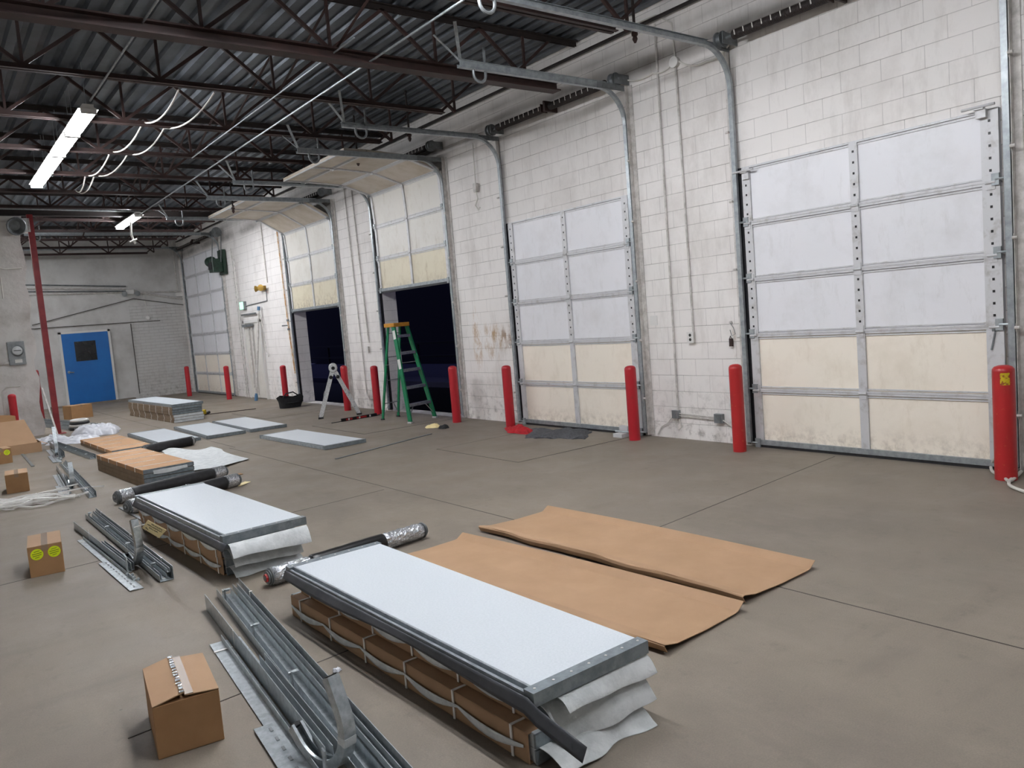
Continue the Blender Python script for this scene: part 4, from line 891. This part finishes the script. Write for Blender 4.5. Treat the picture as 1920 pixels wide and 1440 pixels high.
def jpiece(C, heading, R_, up, label, a0=-118, a1=14, w=.052):      # C = point under the arc centre on the floor
    C = V(C); C.z = 0; h = V(heading); h.z = 0; h.normalize(); s = h.cross(V((0, 0, 1))); c = C+V((0, 0, R_+.012))
    a0, a1 = math.radians(a0), math.radians(a1); tan = V((0, 0, 1))*math.cos(a1)-h*math.sin(a1)
    ar = arc(c, R_, a0, a1, 20, h, (0, 0, 1)); t0 = (ar[0]-ar[1]).normalized(); path = [ar[0]+t0*.05]+ar+[ar[-1]+tan*up]
    pr = [(-w/2, 0), (w/2, 0), (w/2, .04), (w/2-.012, .04), (w/2-.012, .037), (w/2-.004, .037), (w/2-.004, .004), (-w/2+.004, .004), (-w/2+.004, .037), (-w/2+.012, .037), (-w/2+.012, .04), (-w/2, .04)]
    t = thing('curved_track_piece', label, 'curved track', C, 'curved track pieces standing on the floor')
    mk('curved_channel', MB().sweep(path, pr, s), 'galv_new', t, smooth=True)
    e = path[-1]; nn = s.cross(tan); mk('end_plug', MB().ob(e+nn*.02-tan*.004, nn*.014, s*.018, tan*.008), 'black', t)
    e = path[0]; nn = s.cross(-t0); mk('end_plug', MB().ob(e+nn*.02+t0*.0, nn*.014, s*.018, t0*.008), 'black', t)
    mk('clear_tape', MB().sweep(arc(c, R_+.0, -.30, -.12, 4, h, (0, 0, 1)), [(-w*.52, -.0015), (w*.52, -.0015), (w*.52, .042), (-w*.52, .042)], s), 'foam', t)
    return t
tbundle((1.475, 5.30, 0), (1.10, 1.75, 0), 'long galvanised track bundle nearest the big white panel', 'tall', 5)
tbundle((1.26, 5.12, 0), (1.00, 2.25, 0), 'galvanised bundle with slotted flat angle beside the nearest carton', 'flat')
jpiece((1.085, 2.86, .0), (.20, -.98, 0), .20, .13, 'nearest and largest curved track piece standing up', -138, 24)
tbundle((1.245, 8.95, 0), (1.26, 5.98, 0), 'galvanised track bundle beside the second stack, with small hanging tags', 'tall', 4, .85, .7)
tbundle((1.02, 8.55, 0), (1.10, 5.95, 0), 'lower galvanised bundle left of the second stack bundle', 'flat', 4, .7, .75)
jpiece((1.17, 6.62, .0), (.15, -.98, 0), .19, .15, 'curved track piece with the handwritten yellow tag')
tbundle((1.62, 13.7, 0), (1.46, 10.15, 0), 'galvanised track bundle by the third stack', 'tall', 5, .6, .6)
t = tbundle((1.46, 13.2, 0), (1.28, 10.45, 0), 'shorter galvanised bundle at the end of the white strapping pile', 'flat', 4, .7, .8)
jpiece((1.40, 11.2, .0), (-.04, -1, 0), .17, .12, 'curved track piece standing in front of the third stack')
tbundle((1.86, 17.2, 0), (2.05, 13.75, 0), 'galvanised track bundle left of the low tan stack', 'tall', 5, .6, .7)
tbundle((1.78, 16.6, 0), (1.66, 14.0, 0), 'small galvanised bundle by the large open box', 'flat')
jpiece((1.70, 14.9, .0), (-.04, -1, 0), .20, .25, 'curved track piece in front of the large open box')
for i, (A, B) in enumerate((((2.28, 22.6, 0), (3.0, 18.6, 0)), ((2.05, 22.8, 0), (2.75, 18.4, 0)))):
    tbundle(A, B, ('right' if i == 0 else 'left')+' of the two track bundles lying beyond the red column', 'tall', 4)
# tag
pT = Zp(262, 985, .36); t = thing('paper_tag', 'manila tag with black handwriting tied to a curved track piece', 'tag', Zp(290, 994, .36))
c4 = [Zp(x, y, z) for x, y, z in ((277, 975, .40), (312, 994, .40), (299, 1014, .27), (266, 990, .27))]
c4[2] = c4[1]+c4[3]-c4[0]
nrm = (c4[1]-c4[0]).cross(c4[3]-c4[0]).normalized()
if nrm.dot(CAM-c4[0]) < 0: nrm = -nrm
mk('tag_card', MB().add([p for p in c4]+[p-nrm*.002 for p in c4], [(0, 1, 2, 3), (7, 6, 5, 4), (0, 4, 5, 1), (1, 5, 6, 2), (2, 6, 7, 3), (3, 7, 4, 0)]), 'tag', t)
q = MB(); ex = (c4[1]-c4[0]); ey = (c4[3]-c4[0]); rr = random.Random(4)
for r_, (a, b) in enumerate(((.28, .8), (.12, .92), (.3, .78), (.15, .25))):
    x_ = a; row = .17+.2*r_
    while x_ < b:
        wd = rr.uniform(.03, .07)
        for m_ in range(3):
            q.bar(c4[0]+ex*(x_+m_*wd/3)+ey*(row+rr.uniform(-.03, .03))+nrm*.0016, c4[0]+ex*(x_+(m_+1)*wd/3)+ey*(row+rr.uniform(-.04, .05))+nrm*.0016, .005, .0012, nrm)
        x_ += wd+.025
mk('handwriting', q, 'ink', t); mk('string', MB().tube([c4[0].lerp(c4[3], .5)+nrm*.002, V((1.15, 6.30, .37))], .003, 5), 'strap', t)
# ---- cartons
def carton(nl, nr, depth, H, label, flaps=False, stickers=0, m='kraft_dk', grp='brown cartons'):
    a, b = V((*nl, 0)), V((*nr, 0)); u = (b-a); Wd = u.length; u.normalize(); v = V((-u.y, u.x, 0)); F = Fr(a.x, a.y, math.degrees(math.atan2(u.y, u.x)))
    t = thing('carton', label, 'cardboard box', F.P(Wd/2, depth/2), grp)
    mk('box_body', F.B(0, Wd, 0, depth, .001, H-.012 if flaps else H), m, t, bevel=.003)
    if flaps:
        for s in (0, 1):
            u0, u1 = (0, Wd/2-.003) if s == 0 else (Wd, Wd/2+.003)
            z0, z1 = (H-.008, H+.020) if s == 0 else (H-.006, H+.006)
            def fn(p, q_): return F.P(u0+(u1-u0)*p, depth*q_, z0+(z1-z0)*p)
            o = mk('flap', MB().grid(fn, 3, 3, .004), 'kraft', t)
        mk('tape', F.B(Wd/2-.004, Wd/2+.03, 0, depth, H+.004, H+.008), 'tape', t)
        q = MB(); r2 = random.Random(9)
        for k in range(14): v0 = depth*k/14; F.B(Wd/2-.02-.006*r2.random(), Wd/2-.004, v0, v0+depth/14*r2.uniform(.4, .9), H+.020, H+.022, q)
        mk('torn_tape', q, 'tin', t)
    else:
        mk('flap', F.B(.001, Wd/2-.002, .001, depth-.001, H, H+.004), 'kraft', t); mk('flap', F.B(Wd/2+.002, Wd-.001, .001, depth-.001, H, H+.004), 'kraft', t)
        mk('tape', F.B(Wd/2-.022, Wd/2+.022, 0, depth, H+.004, H+.005).ob(F.P(Wd/2, -.001, H-.02), F.u*.022, F.v*.0008, F.w*.02), 'tape', t)
    for k in range(stickers):
        uc = Wd*(.26 if k == 0 else .76) if stickers == 2 else Wd*.5; zc = H*.74; rr_ = .043
        s = mk('yellow_sticker', MB().lathe(F.P(uc, -.0005, zc), -F.v, [(rr_, 0), (rr_, .001)], 28), 'neon', t)
        q = MB()
        for j in range(4): hw = rr_*(.45, .75, .7, .35)[j]; q.ob(F.P(uc, -.0018, zc+rr_*(.55-.37*j)), F.u*hw+F.w*.003, F.v*.0004, F.w*.0018)
        mk('printed_line', q, 'ink', s)
    return t
carton((.607, 3.42), (.865, 3.385), .45, .236, 'nearest brown carton with loosely closed flaps', True)
carton((.52, 6.99), (.75, 6.965), .47, .235, 'brown carton with two round yellow stickers', stickers=2)
carton((.735, 11.57), (.98, 11.55), .46, .235, 'small plain brown carton behind the white strapping pile')
carton((.82, 14.92), (1.09, 14.95), .42, .24, 'brown carton with yellow stickers in front of the large open box', stickers=2)
carton((3.0, 22.35), (3.5, 22.5), .45, .34, 'farthest brown carton in front of the blue door')
# large open box
Fb = Fr(.2, 16.0, 0)
t = thing('open_cardboard_box', 'large open cardboard box with its back wall standing up', 'cardboard box', (.9, 16.2, 0))
mk('front_wall', Fb.B(-.6, 1.42, -.004, .0, 0, .17), 'kraft', t); mk('side_wall', Fb.B(1.416, 1.42, 0, .55, 0, .17), 'kraft', t); mk('box_floor', Fb.B(-.6, 1.42, 0, .55, 0, .006), 'kraft_dk', t)
def fback(a, b): return Fb.P(-.6+(1.98-.12*b)*a, .12+.42*b, .16+.40*b)
mk('raised_flap', MB().grid(fback, 4, 4, .006), 'kraft', t)
def ftop(a, b): return Fb.P(-.6+(1.80-.06*(a**8))*a, .54+.07*b, .56+.13*b-.05*(a**10))
mk('folded_flap', MB().grid(ftop, 20, 3, .006), 'kraft_dk', t); mk('back_wall', Fb.B(-.6, 1.42, .55, .556, 0, .17), 'kraft_dk', t)
mk('corner_flap', MB().grid(lambda a, b: Fb.P(1.42+.10*a, .0+.2*b, .17-.05*a), 2, 2, .004), 'kraft_lt', t)
# ---- strapping pile
q = MB(); r = random.Random(21)
c0 = V((.80, 10.55, 0))
for k in range(26):
    a = r.uniform(-.25, .25)+(.0); L_ = r.uniform(.5, 1.1); x0 = c0+V((r.uniform(-.75, -.2), r.uniform(-.35, .35), 0)); pts_ = []
    for i in range(9):
        f = i/8; pts_.append(x0+V((math.cos(a)*L_*f, math.sin(a)*L_*f+.10*math.sin(f*5+k), .012+.05*abs(math.sin(f*3+k*.7)))))
    q.tube(pts_, .012, 4)
q.tube([c0+V((.05, .1, .02)), c0+V((.25, .1, .06)), c0+V((.42, -.1, .03)), c0+V((.56, -.22, .02))], .012, 6)
tag(mk('strapping_pile', q, 'strap', smooth=True), 'tangled pile of cut white packing straps at the left edge', 'packing straps')
# ---- plastic film heaps
def heap(c, a, b, H, seed, rot=0, n=40, m='white_cloth', name='plastic_film', label='', cat='plastic film', crease=1.0):
    r = random.Random(seed); ph = [r.random()*6 for _ in range(8)]; ca, sa = math.cos(math.radians(rot)), math.sin(math.radians(rot))
    def fn(s, t_):
        x, y = s*2-1, t_*2-1; R = math.sqrt(x*x+y*y)
        ed = max(0, 1-max(abs(x), abs(y))**2.5); xx = x*math.sqrt(1-y*y/2); yy = y*math.sqrt(1-x*x/2)
        h = H*ed*(.62+.38*math.sin(xx*3+ph[0])*math.cos(yy*2.5+ph[1])); h += crease*H*.16*ed*(abs(math.sin(xx*9+yy*5+ph[2]))+.8*abs(math.sin(xx*5-yy*11+ph[3]))+.5*abs(math.sin(xx*21+yy*7+ph[4])))
        k = 1+.10*math.sin(math.atan2(yy, xx)*5+ph[5])+.05*math.sin(math.atan2(yy, xx)*9+ph[6])
        return V((c[0]+(xx*a*ca-yy*b*sa)*k, c[1]+(xx*a*sa+yy*b*ca)*k, max(.004, h+.004)))
    return tag(mk(name, MB().grid(fn, n, n, 0), m, smooth=True), label, cat)
heap((2.83, 18.0), .42, .75, .22, 3, 0, label='heap of translucent white plastic film beside the red column')
heap((2.25, 16.95), .42, .50, .09, 5, 20, label='crumpled white foam sheets between the open box and the low tan stack', cat='foam sheets', name='foam_pile', crease=1.5)
heap((1.95, 17.6), .3, .55, .10, 9, 10, label='crumpled white foam sheets next to the partition edge', cat='foam sheets', name='foam_pile', crease=1.5)
fc = [Zp(300, 846), Zp(400, 843), Zp(468, 865), Zp(330, 893)]
def floose(a, b):
    p = (fc[0]*(1-a)+fc[1]*a)*(1-b)+(fc[3]*(1-a)+fc[2]*a)*b; e = min(a, 1-a, b, 1-b)
    return p+V((.05*math.sin(b*9)*(1-min(1, e*6)), .10*math.sin(a*7+1)*(1-min(1, e*6)), .008+.035*(math.sin(a*4.2)*math.cos(b*5+.6))**2+.02*max(0, math.sin(a*7+b*3))))
tag(mk('foam_sheet_loose', MB().grid(floose, 24, 24, .004), 'foam', smooth=True), 'smooth white foam sheet spread behind the third stack', 'foam sheet')
# black and white coil
t = thing('hose_coil', 'black and white coiled hose between the film heap and the farthest carton', 'hose', (2.72, 19.3, 0))
for k in range(4): mk('coil_loop', MB().tube([(2.72+(.20-.015*k)*math.cos(a*.5), 19.3+(.22-.01*k)*math.sin(a*.5), .04+.055*k) for a in range(13)], .03, 8), 'dark' if k % 2 == 0 else 'white', t, smooth=True)
# ---- ladders
t = thing('step_ladder', 'green fibreglass step ladder with amber top standing at the raised door', 'ladder', (6.95, 12.2, 0))
A0, B0 = V((6.63, 11.75, 0)), V((7.24, 11.93, 0)); dirw = (B0-A0).normalized(); back = V((-dirw.y, dirw.x, 0)); mid = (A0+B0)/2
Ht = 1.67; bk2 = V((-.10, .99, 0)); Rr = mid+bk2*1.0
tw = .165
topc = mid+back*.42+V((0, 0, Ht))
fl_b, fr_b = A0, B0; fl_t, fr_t = topc-dirw*tw-back*.08, topc+dirw*tw-back*.08
for b_, t_ in ((fl_b, fl_t), (fr_b, fr_t)): mk('front_rail', MB().bar(b_, t_, .03, .075, back), 'green', t)
rl_b, rr_b = Rr-dirw*.20, Rr+dirw*.20; rl_t, rr_t = topc-dirw*(tw-.02)+back*.07, topc+dirw*(tw-.02)+back*.07
for b_, t_ in ((rl_b, rl_t), (rr_b, rr_t)): mk('rear_rail', MB().bar(b_, t_, .022, .045, back), 'green', t)
for b_ in (fl_b, fr_b): mk('foot', MB().ob(b_+V((0, 0, .015)), dirw*.03, back*.045, V((0, 0, .015))), 'alu_white', t)
for b_ in (rl_b, rr_b): mk('foot', MB().ob(b_+V((0, 0, .012)), dirw*.02, back*.03, V((0, 0, .012))), 'dark', t)
for k in range(5):
    f = (.30+.30*k)/Ht; p, q_ = fl_b.lerp(fl_t, f), fr_b.lerp(fr_t, f); mk('step', MB().ob((p+q_)/2+back*.01, (q_-p)/2, back*.042, V((0, 0, .024))), 'alu', t)
for k in range(4):
    f = (.30+.42*k)/Ht; p, q_ = rl_b.lerp(rl_t, f), rr_b.lerp(rr_t, f); mk('rear_brace', MB().bar(p, q_, .02, .012), 'galv_dull', t)
for s0, s1 in ((fl_b, fl_t), (fr_b, fr_t)): p = s0.lerp(s1, .06); q_ = s0.lerp(s1, .17)+(dirw*.14 if s0 is fl_b else -dirw*.14); mk('knee_brace', MB().bar(p, q_, .022, .006), 'alu', t)
for s0, s1 in ((rl_b, rl_t), (rr_b, rr_t)): p = s0.lerp(s1, .05); q_ = s0.lerp(s1, .18)+(dirw*.14 if s0 is rl_b else -dirw*.14); mk('knee_brace', MB().bar(p, q_, .02, .006), 'alu', t)
for fs, rs in ((( fl_b, fl_t), (rl_b, rl_t)), ((fr_b, fr_t), (rr_b, rr_t))): mk('spreader', MB().bar(fs[0].lerp(fs[1], .62), rs[0].lerp(rs[1], .60), .02, .006), 'alu', t)
mk('ladder_top', MB().ob(topc+V((0, 0, .03)), dirw*(tw+.03), back*.125, V((0, 0, .035))), 'orange_top', t, bevel=.01)
mk('label_sticker', MB().bar(fl_b.lerp(fl_t, .56)-dirw*.0162-back*.0, fl_b.lerp(fl_t, .66)-dirw*.0162, .003, .06, back).bar(fl_b.lerp(fl_t, .87)-dirw*.0162, fl_b.lerp(fl_t, .96)-dirw*.0162, .003, .06, back), 'white', t)
# articulated ladder
fa, fb_ = V((6.16, 14.40, 0)), V((6.84, 14.12, 0)); ap = Zp(622, 690, .98); apx = V((ap.x, ap.y, .99))
vd = V((apx.x, apx.y, 0)).normalized(); md2 = (fa+fb_)/2; apx = V((md2.x-.04, md2.y+.02, .965))
t = thing('folding_ladder', 'speckled aluminium folding ladder standing as a narrow inverted V', 'ladder', md2)
for off in (0, .36):
    O = vd*off
    for b_ in (fa, fb_):
        e = apx-(apx-b_).normalized()*.07
        mk('rail', MB().bar(b_+O+V((0, 0, .03)), e+O, .03, .075, vd.cross(e-b_)), 'alu_white', t)
        mk('rubber_foot', MB().ob(b_+O+V((0, 0, .018)), V((.05, -.01, 0)), vd*.025, V((0, 0, .018))), 'dark', t)
        p = b_.lerp(apx, .82); mk('lock_knob', MB().lathe(p+O-vd*.02, -vd, [(.035, 0), (.035, .02), (.02, .03)], 12), 'black', t)
        mk('rail_bracket', MB().bar(b_.lerp(apx, .45)+O-(fb_-fa).normalized()*(.04 if b_ is fa else -.04), b_.lerp(apx, .52)+O-(fb_-fa).normalized()*(.04 if b_ is fa else -.04), .035, .03), 'alu', t)
    mk('hinge_disc', MB().lathe(apx+O-vd*.03, vd, [(.075, 0), (.085, .01), (.085, .05), (.075, .06)], 24), 'alu_white', t, smooth=True)
    mk('hinge_button', MB().lathe(apx+O-vd*.03, -vd, [(.035, 0), (.03, .015)], 16), 'black', t)
for b_ in (fa, fb_):
    for k in range(3): p = b_.lerp(apx, .22+.27*k); mk('rung', MB().tube([p, p+vd*.36], .016, 8), 'alu', t)
# ---- small things on the floor
t = thing('tool_bag', 'black open-top tool bag at the foot of a far bollard', 'bag', (6.78, 17.5, 0))
Fg = Fr(6.45, 17.35, 0)
def fbag(a, b):
    an = a*2*math.pi; k = .78+.22*b; w_ = 1+.05*math.sin(an*3+b*4); x = abs(math.cos(an))**.6*math.copysign(1, math.cos(an)); y = abs(math.sin(an))**.6*math.copysign(1, math.sin(an))
    return V((6.80+.30*x*k*w_, 17.55+.16*y*k*w_, .004+.26*b+.03*b*math.sin(an*4)))
mk('bag_body', MB().grid(fbag, 40, 8, 0).lathe((6.80, 17.55, .12), (0, 0, 1), [(.22, 0), (.2, .02)], 12).box(6.6, 7.0, 17.45, 17.65, .004, .16), 'cloth_black', t, smooth=True)
mk('handle', MB().tube([(6.6, 17.45, .25), (6.68, 17.45, .34), (6.85, 17.45, .36), (6.98, 17.45, .26)], .014, 8), 'cloth_black', t, smooth=True)
p, q_ = Zp(640, 788, .03), Zp(706, 777, .03); t = thing('spirit_level', 'black and red spirit level on the floor before the folding ladder', 'level', (p+q_)/2-V((0, 0, .03)))
mk('level_body', MB().bar(p, q_, .026, .056), 'black', t); dd = (q_-p); LL = dd.length
for a, b in ((.12, .3), (.42, .7)): mk('red_label', MB().bar(p+dd*a+V((0, 0, 0))-V((0, .0, 0)), p+dd*b, .029, .03), 'red_worn', t)
for a in (.2, .5, .8): mk('vial_window', MB().bar(p+dd*(a-.02), p+dd*(a+.02), .031, .035), 'white', t)
def stick(name, p, q_, w_, h, m, label, cat): return tag(mk(name, MB().bar(V((p.x, p.y, h/2+.001)), V((q_.x, q_.y, h/2+.001)), w_, h), m), label, cat)
stick('thin_rod', Zp(622, 794), Zp(712, 778), .015, .012, 'black', 'thin dark rod on the floor behind the spirit level', 'rod')
stick('thin_rod', Zp(385, 778), Zp(480, 767), .02, .015, 'rust', 'thin reddish rod on the floor near the far bollards', 'rod')
stick('floor_strip', Zp(630, 861), Zp(808, 814), .045, .008, 'galv_dull', 'long grey metal strip on the floor beyond the lone flat panel', 'strip')
stick('floor_strip', Zp(42, 852), Zp(62, 875), .04, .01, 'galv_dull', 'short dark metal strip on the floor in front of the open box', 'strip')
stick('floor_strip', Zp(1010-785, 953), Zp(378, 1036), .03, .012, 'galv_dull', 'grey metal strip along the left foot of the second stack', 'strip')
pg = Zp(815, 801); heap((pg.x-.04, pg.y), .10, .13, .05, 31, 30, 16, 'tag', 'work_glove', 'pale work glove on the floor in front of the green ladder', 'glove', 1.2)
pg = Zp(826, 803); heap((pg.x+.02, pg.y-.06), .08, .10, .05, 33, 0, 16, 'cloth_black', 'work_glove', 'black work glove beside the pale glove', 'glove', 1.2)
pg = Zp(378, 779); t = thing('hand_tool', 'yellow and black hand tool at the foot of the tall far stack', 'tool', pg)
mk('tool_body', MB().ob(pg+V((0, 0, .06)), (.09, .03, .02), (-.02, .06, 0), (0, 0, .05)), 'yellow', t, bevel=.01); mk('tool_grip', MB().tube([pg+V((.08, .0, .02)), pg+V((.2, .05, .05))], .03, 8), 'dark', t)
pr_ = Zp(968, 809); heap((pr_.x+.05, pr_.y), .17, .42, .06, 41, -18, 44, 'cloth_red', 'red_cloth', 'bright red cloth heaped at the foot of a bollard', 'cloth', 1.9)
gc = [Zp(1000, 806), Zp(1112, 808), Zp(1100, 824), Zp(982, 822)]
def fbl(a, b):
    p = (gc[0]*(1-a)+gc[1]*a)*(1-b)+(gc[3]*(1-a)+gc[2]*a)*b; e = min(a, 1-a, b, 1-b)
    return p+V((.02*math.sin(a*23), .02*math.sin(b*11+a*9), .035+.02*math.sin(a*11+b*4)*math.sin(b*7)+.012*math.sin(a*31+b*13)-.025*(1-min(1, e*9))))
tag(mk('moving_blanket', MB().grid(fbl, 50, 20, .028), 'cloth_grey', smooth=True), 'dark grey folded moving blanket at the foot of the closed door', 'blanket')
tg = Zp(455, 909); tag(mk('loose_tag', MB().ob(tg+V((0, 0, .012)), (.07, .02, .01), (-.02, .04, 0), (0, 0, .001)), 'tag'), 'pale paper tag on the floor near the black roll ends', 'tag')
tg = Zp(437, 892); tag(mk('loose_card', MB().ob(tg+V((0, 0, .006)), (.11, .0, 0), (0, .05, 0), (0, 0, .003)), 'kraft_dk'), 'small brown card lying beside the silver roll ends', 'card')
tg = Zp(632, 1259); heap((tg.x, tg.y), .022, .02, .02, 51, 0, 8, 'white_cloth', 'paper_scrap', 'tiny white scrap on the floor between the tracks and the nearest stack', 'scrap')
p = Zp(1178, 810); t = thing('bottom_bracket', 'white painted bottom bracket on the floor by the right edge of the second door', 'bracket', p)
mk('bracket_body', MB().box(7.16, 7.40, 7.22, 7.38, .002, .05).box(7.3, 7.36, 7.25, 7.4, .05, .13), 'rail_paint', t); mk('bracket_pin', MB().tube([(7.28, 7.15, .06), (7.28, 7.45, .06)], .012, 8), 'galv', t)
hp = [Xp(1868, 842, 7.36), Xp(1866, 858, 7.34), Zp(1858, 872, .03), Zp(1862, 885, .02), Zp(1878, 890, .02), V((6.98, 2.62, .02)), Zp(1915, 884, .02), Zp(1896, 898, .02), Zp(1892, 908, .02), Zp(1905, 916, .02), Zp(1935, 926, .02)]
hs = []
for i in range(len(hp)-1):
    a, b = hp[i], hp[i+1]
    p0_, p3_ = hp[max(i-1, 0)], hp[min(i+2, len(hp)-1)]
    for k in range(5):
        u_ = k/5; hs.append(.5*((2*a)+(b-p0_)*u_+(2*p0_-5*a+4*b-p3_)*u_*u_+(3*a-p0_-3*b+p3_)*u_**3))
tag(mk('rope', MB().tube(hs, .013, 8), 'wire_w', smooth=True), 'pale rope looping on the floor around the yellow-patched bollard', 'rope')
t = thing('door_lock', 'slide lock on the right stile of the nearest door', 'lock', (7.42, 2.9, 1.0))
mk('lock_bar', MB().bar((7.415, 2.86, 1.24), (7.415, 2.90, 1.06), .012, .010, (1, 0, 0)), 'galv_dull', t); mk('lock_plate', MB().box(7.41, 7.42, 2.84, 2.89, 1.22, 1.26), 'galv_dull', t)
# dock leveller plates
for i, (y0, y1, x0, l) in enumerate(((7.18, 8.95, 5.42, 'steel dock leveller plate in the floor before the door with red cloth'), (11.45, 13.5, 5.6, 'steel dock leveller plate in the floor under the green ladder'), (15.9, 18.0, 5.6, 'steel dock leveller plate in the floor behind the folding ladder'))):
    t = thing('dock_leveller', l, 'dock leveller', ((x0+7.4)/2, (y0+y1)/2, 0))
    mk('plate', MB().box(x0, 7.4, y0, y1, .0005, .002), 'concrete', t)
    q = MB().box(x0-.012, 7.4, y0-.012, y0, .0004, .0024).box(x0-.012, 7.4, y1, y1+.012, .0004, .0024).box(x0-.012, x0, y0, y1, .0004, .0024)
    mk('gap', q, 'joint', t)
# ================================================================ WORLD
wd = bpy.data.worlds.new('night'); scene.world = wd; wd.use_nodes = True
wd.node_tree.nodes['Background'].inputs[0].default_value = (.012, .013, .03, 1); wd.node_tree.nodes['Background'].inputs[1].default_value = 1.0
scene.view_settings.exposure = EXPO
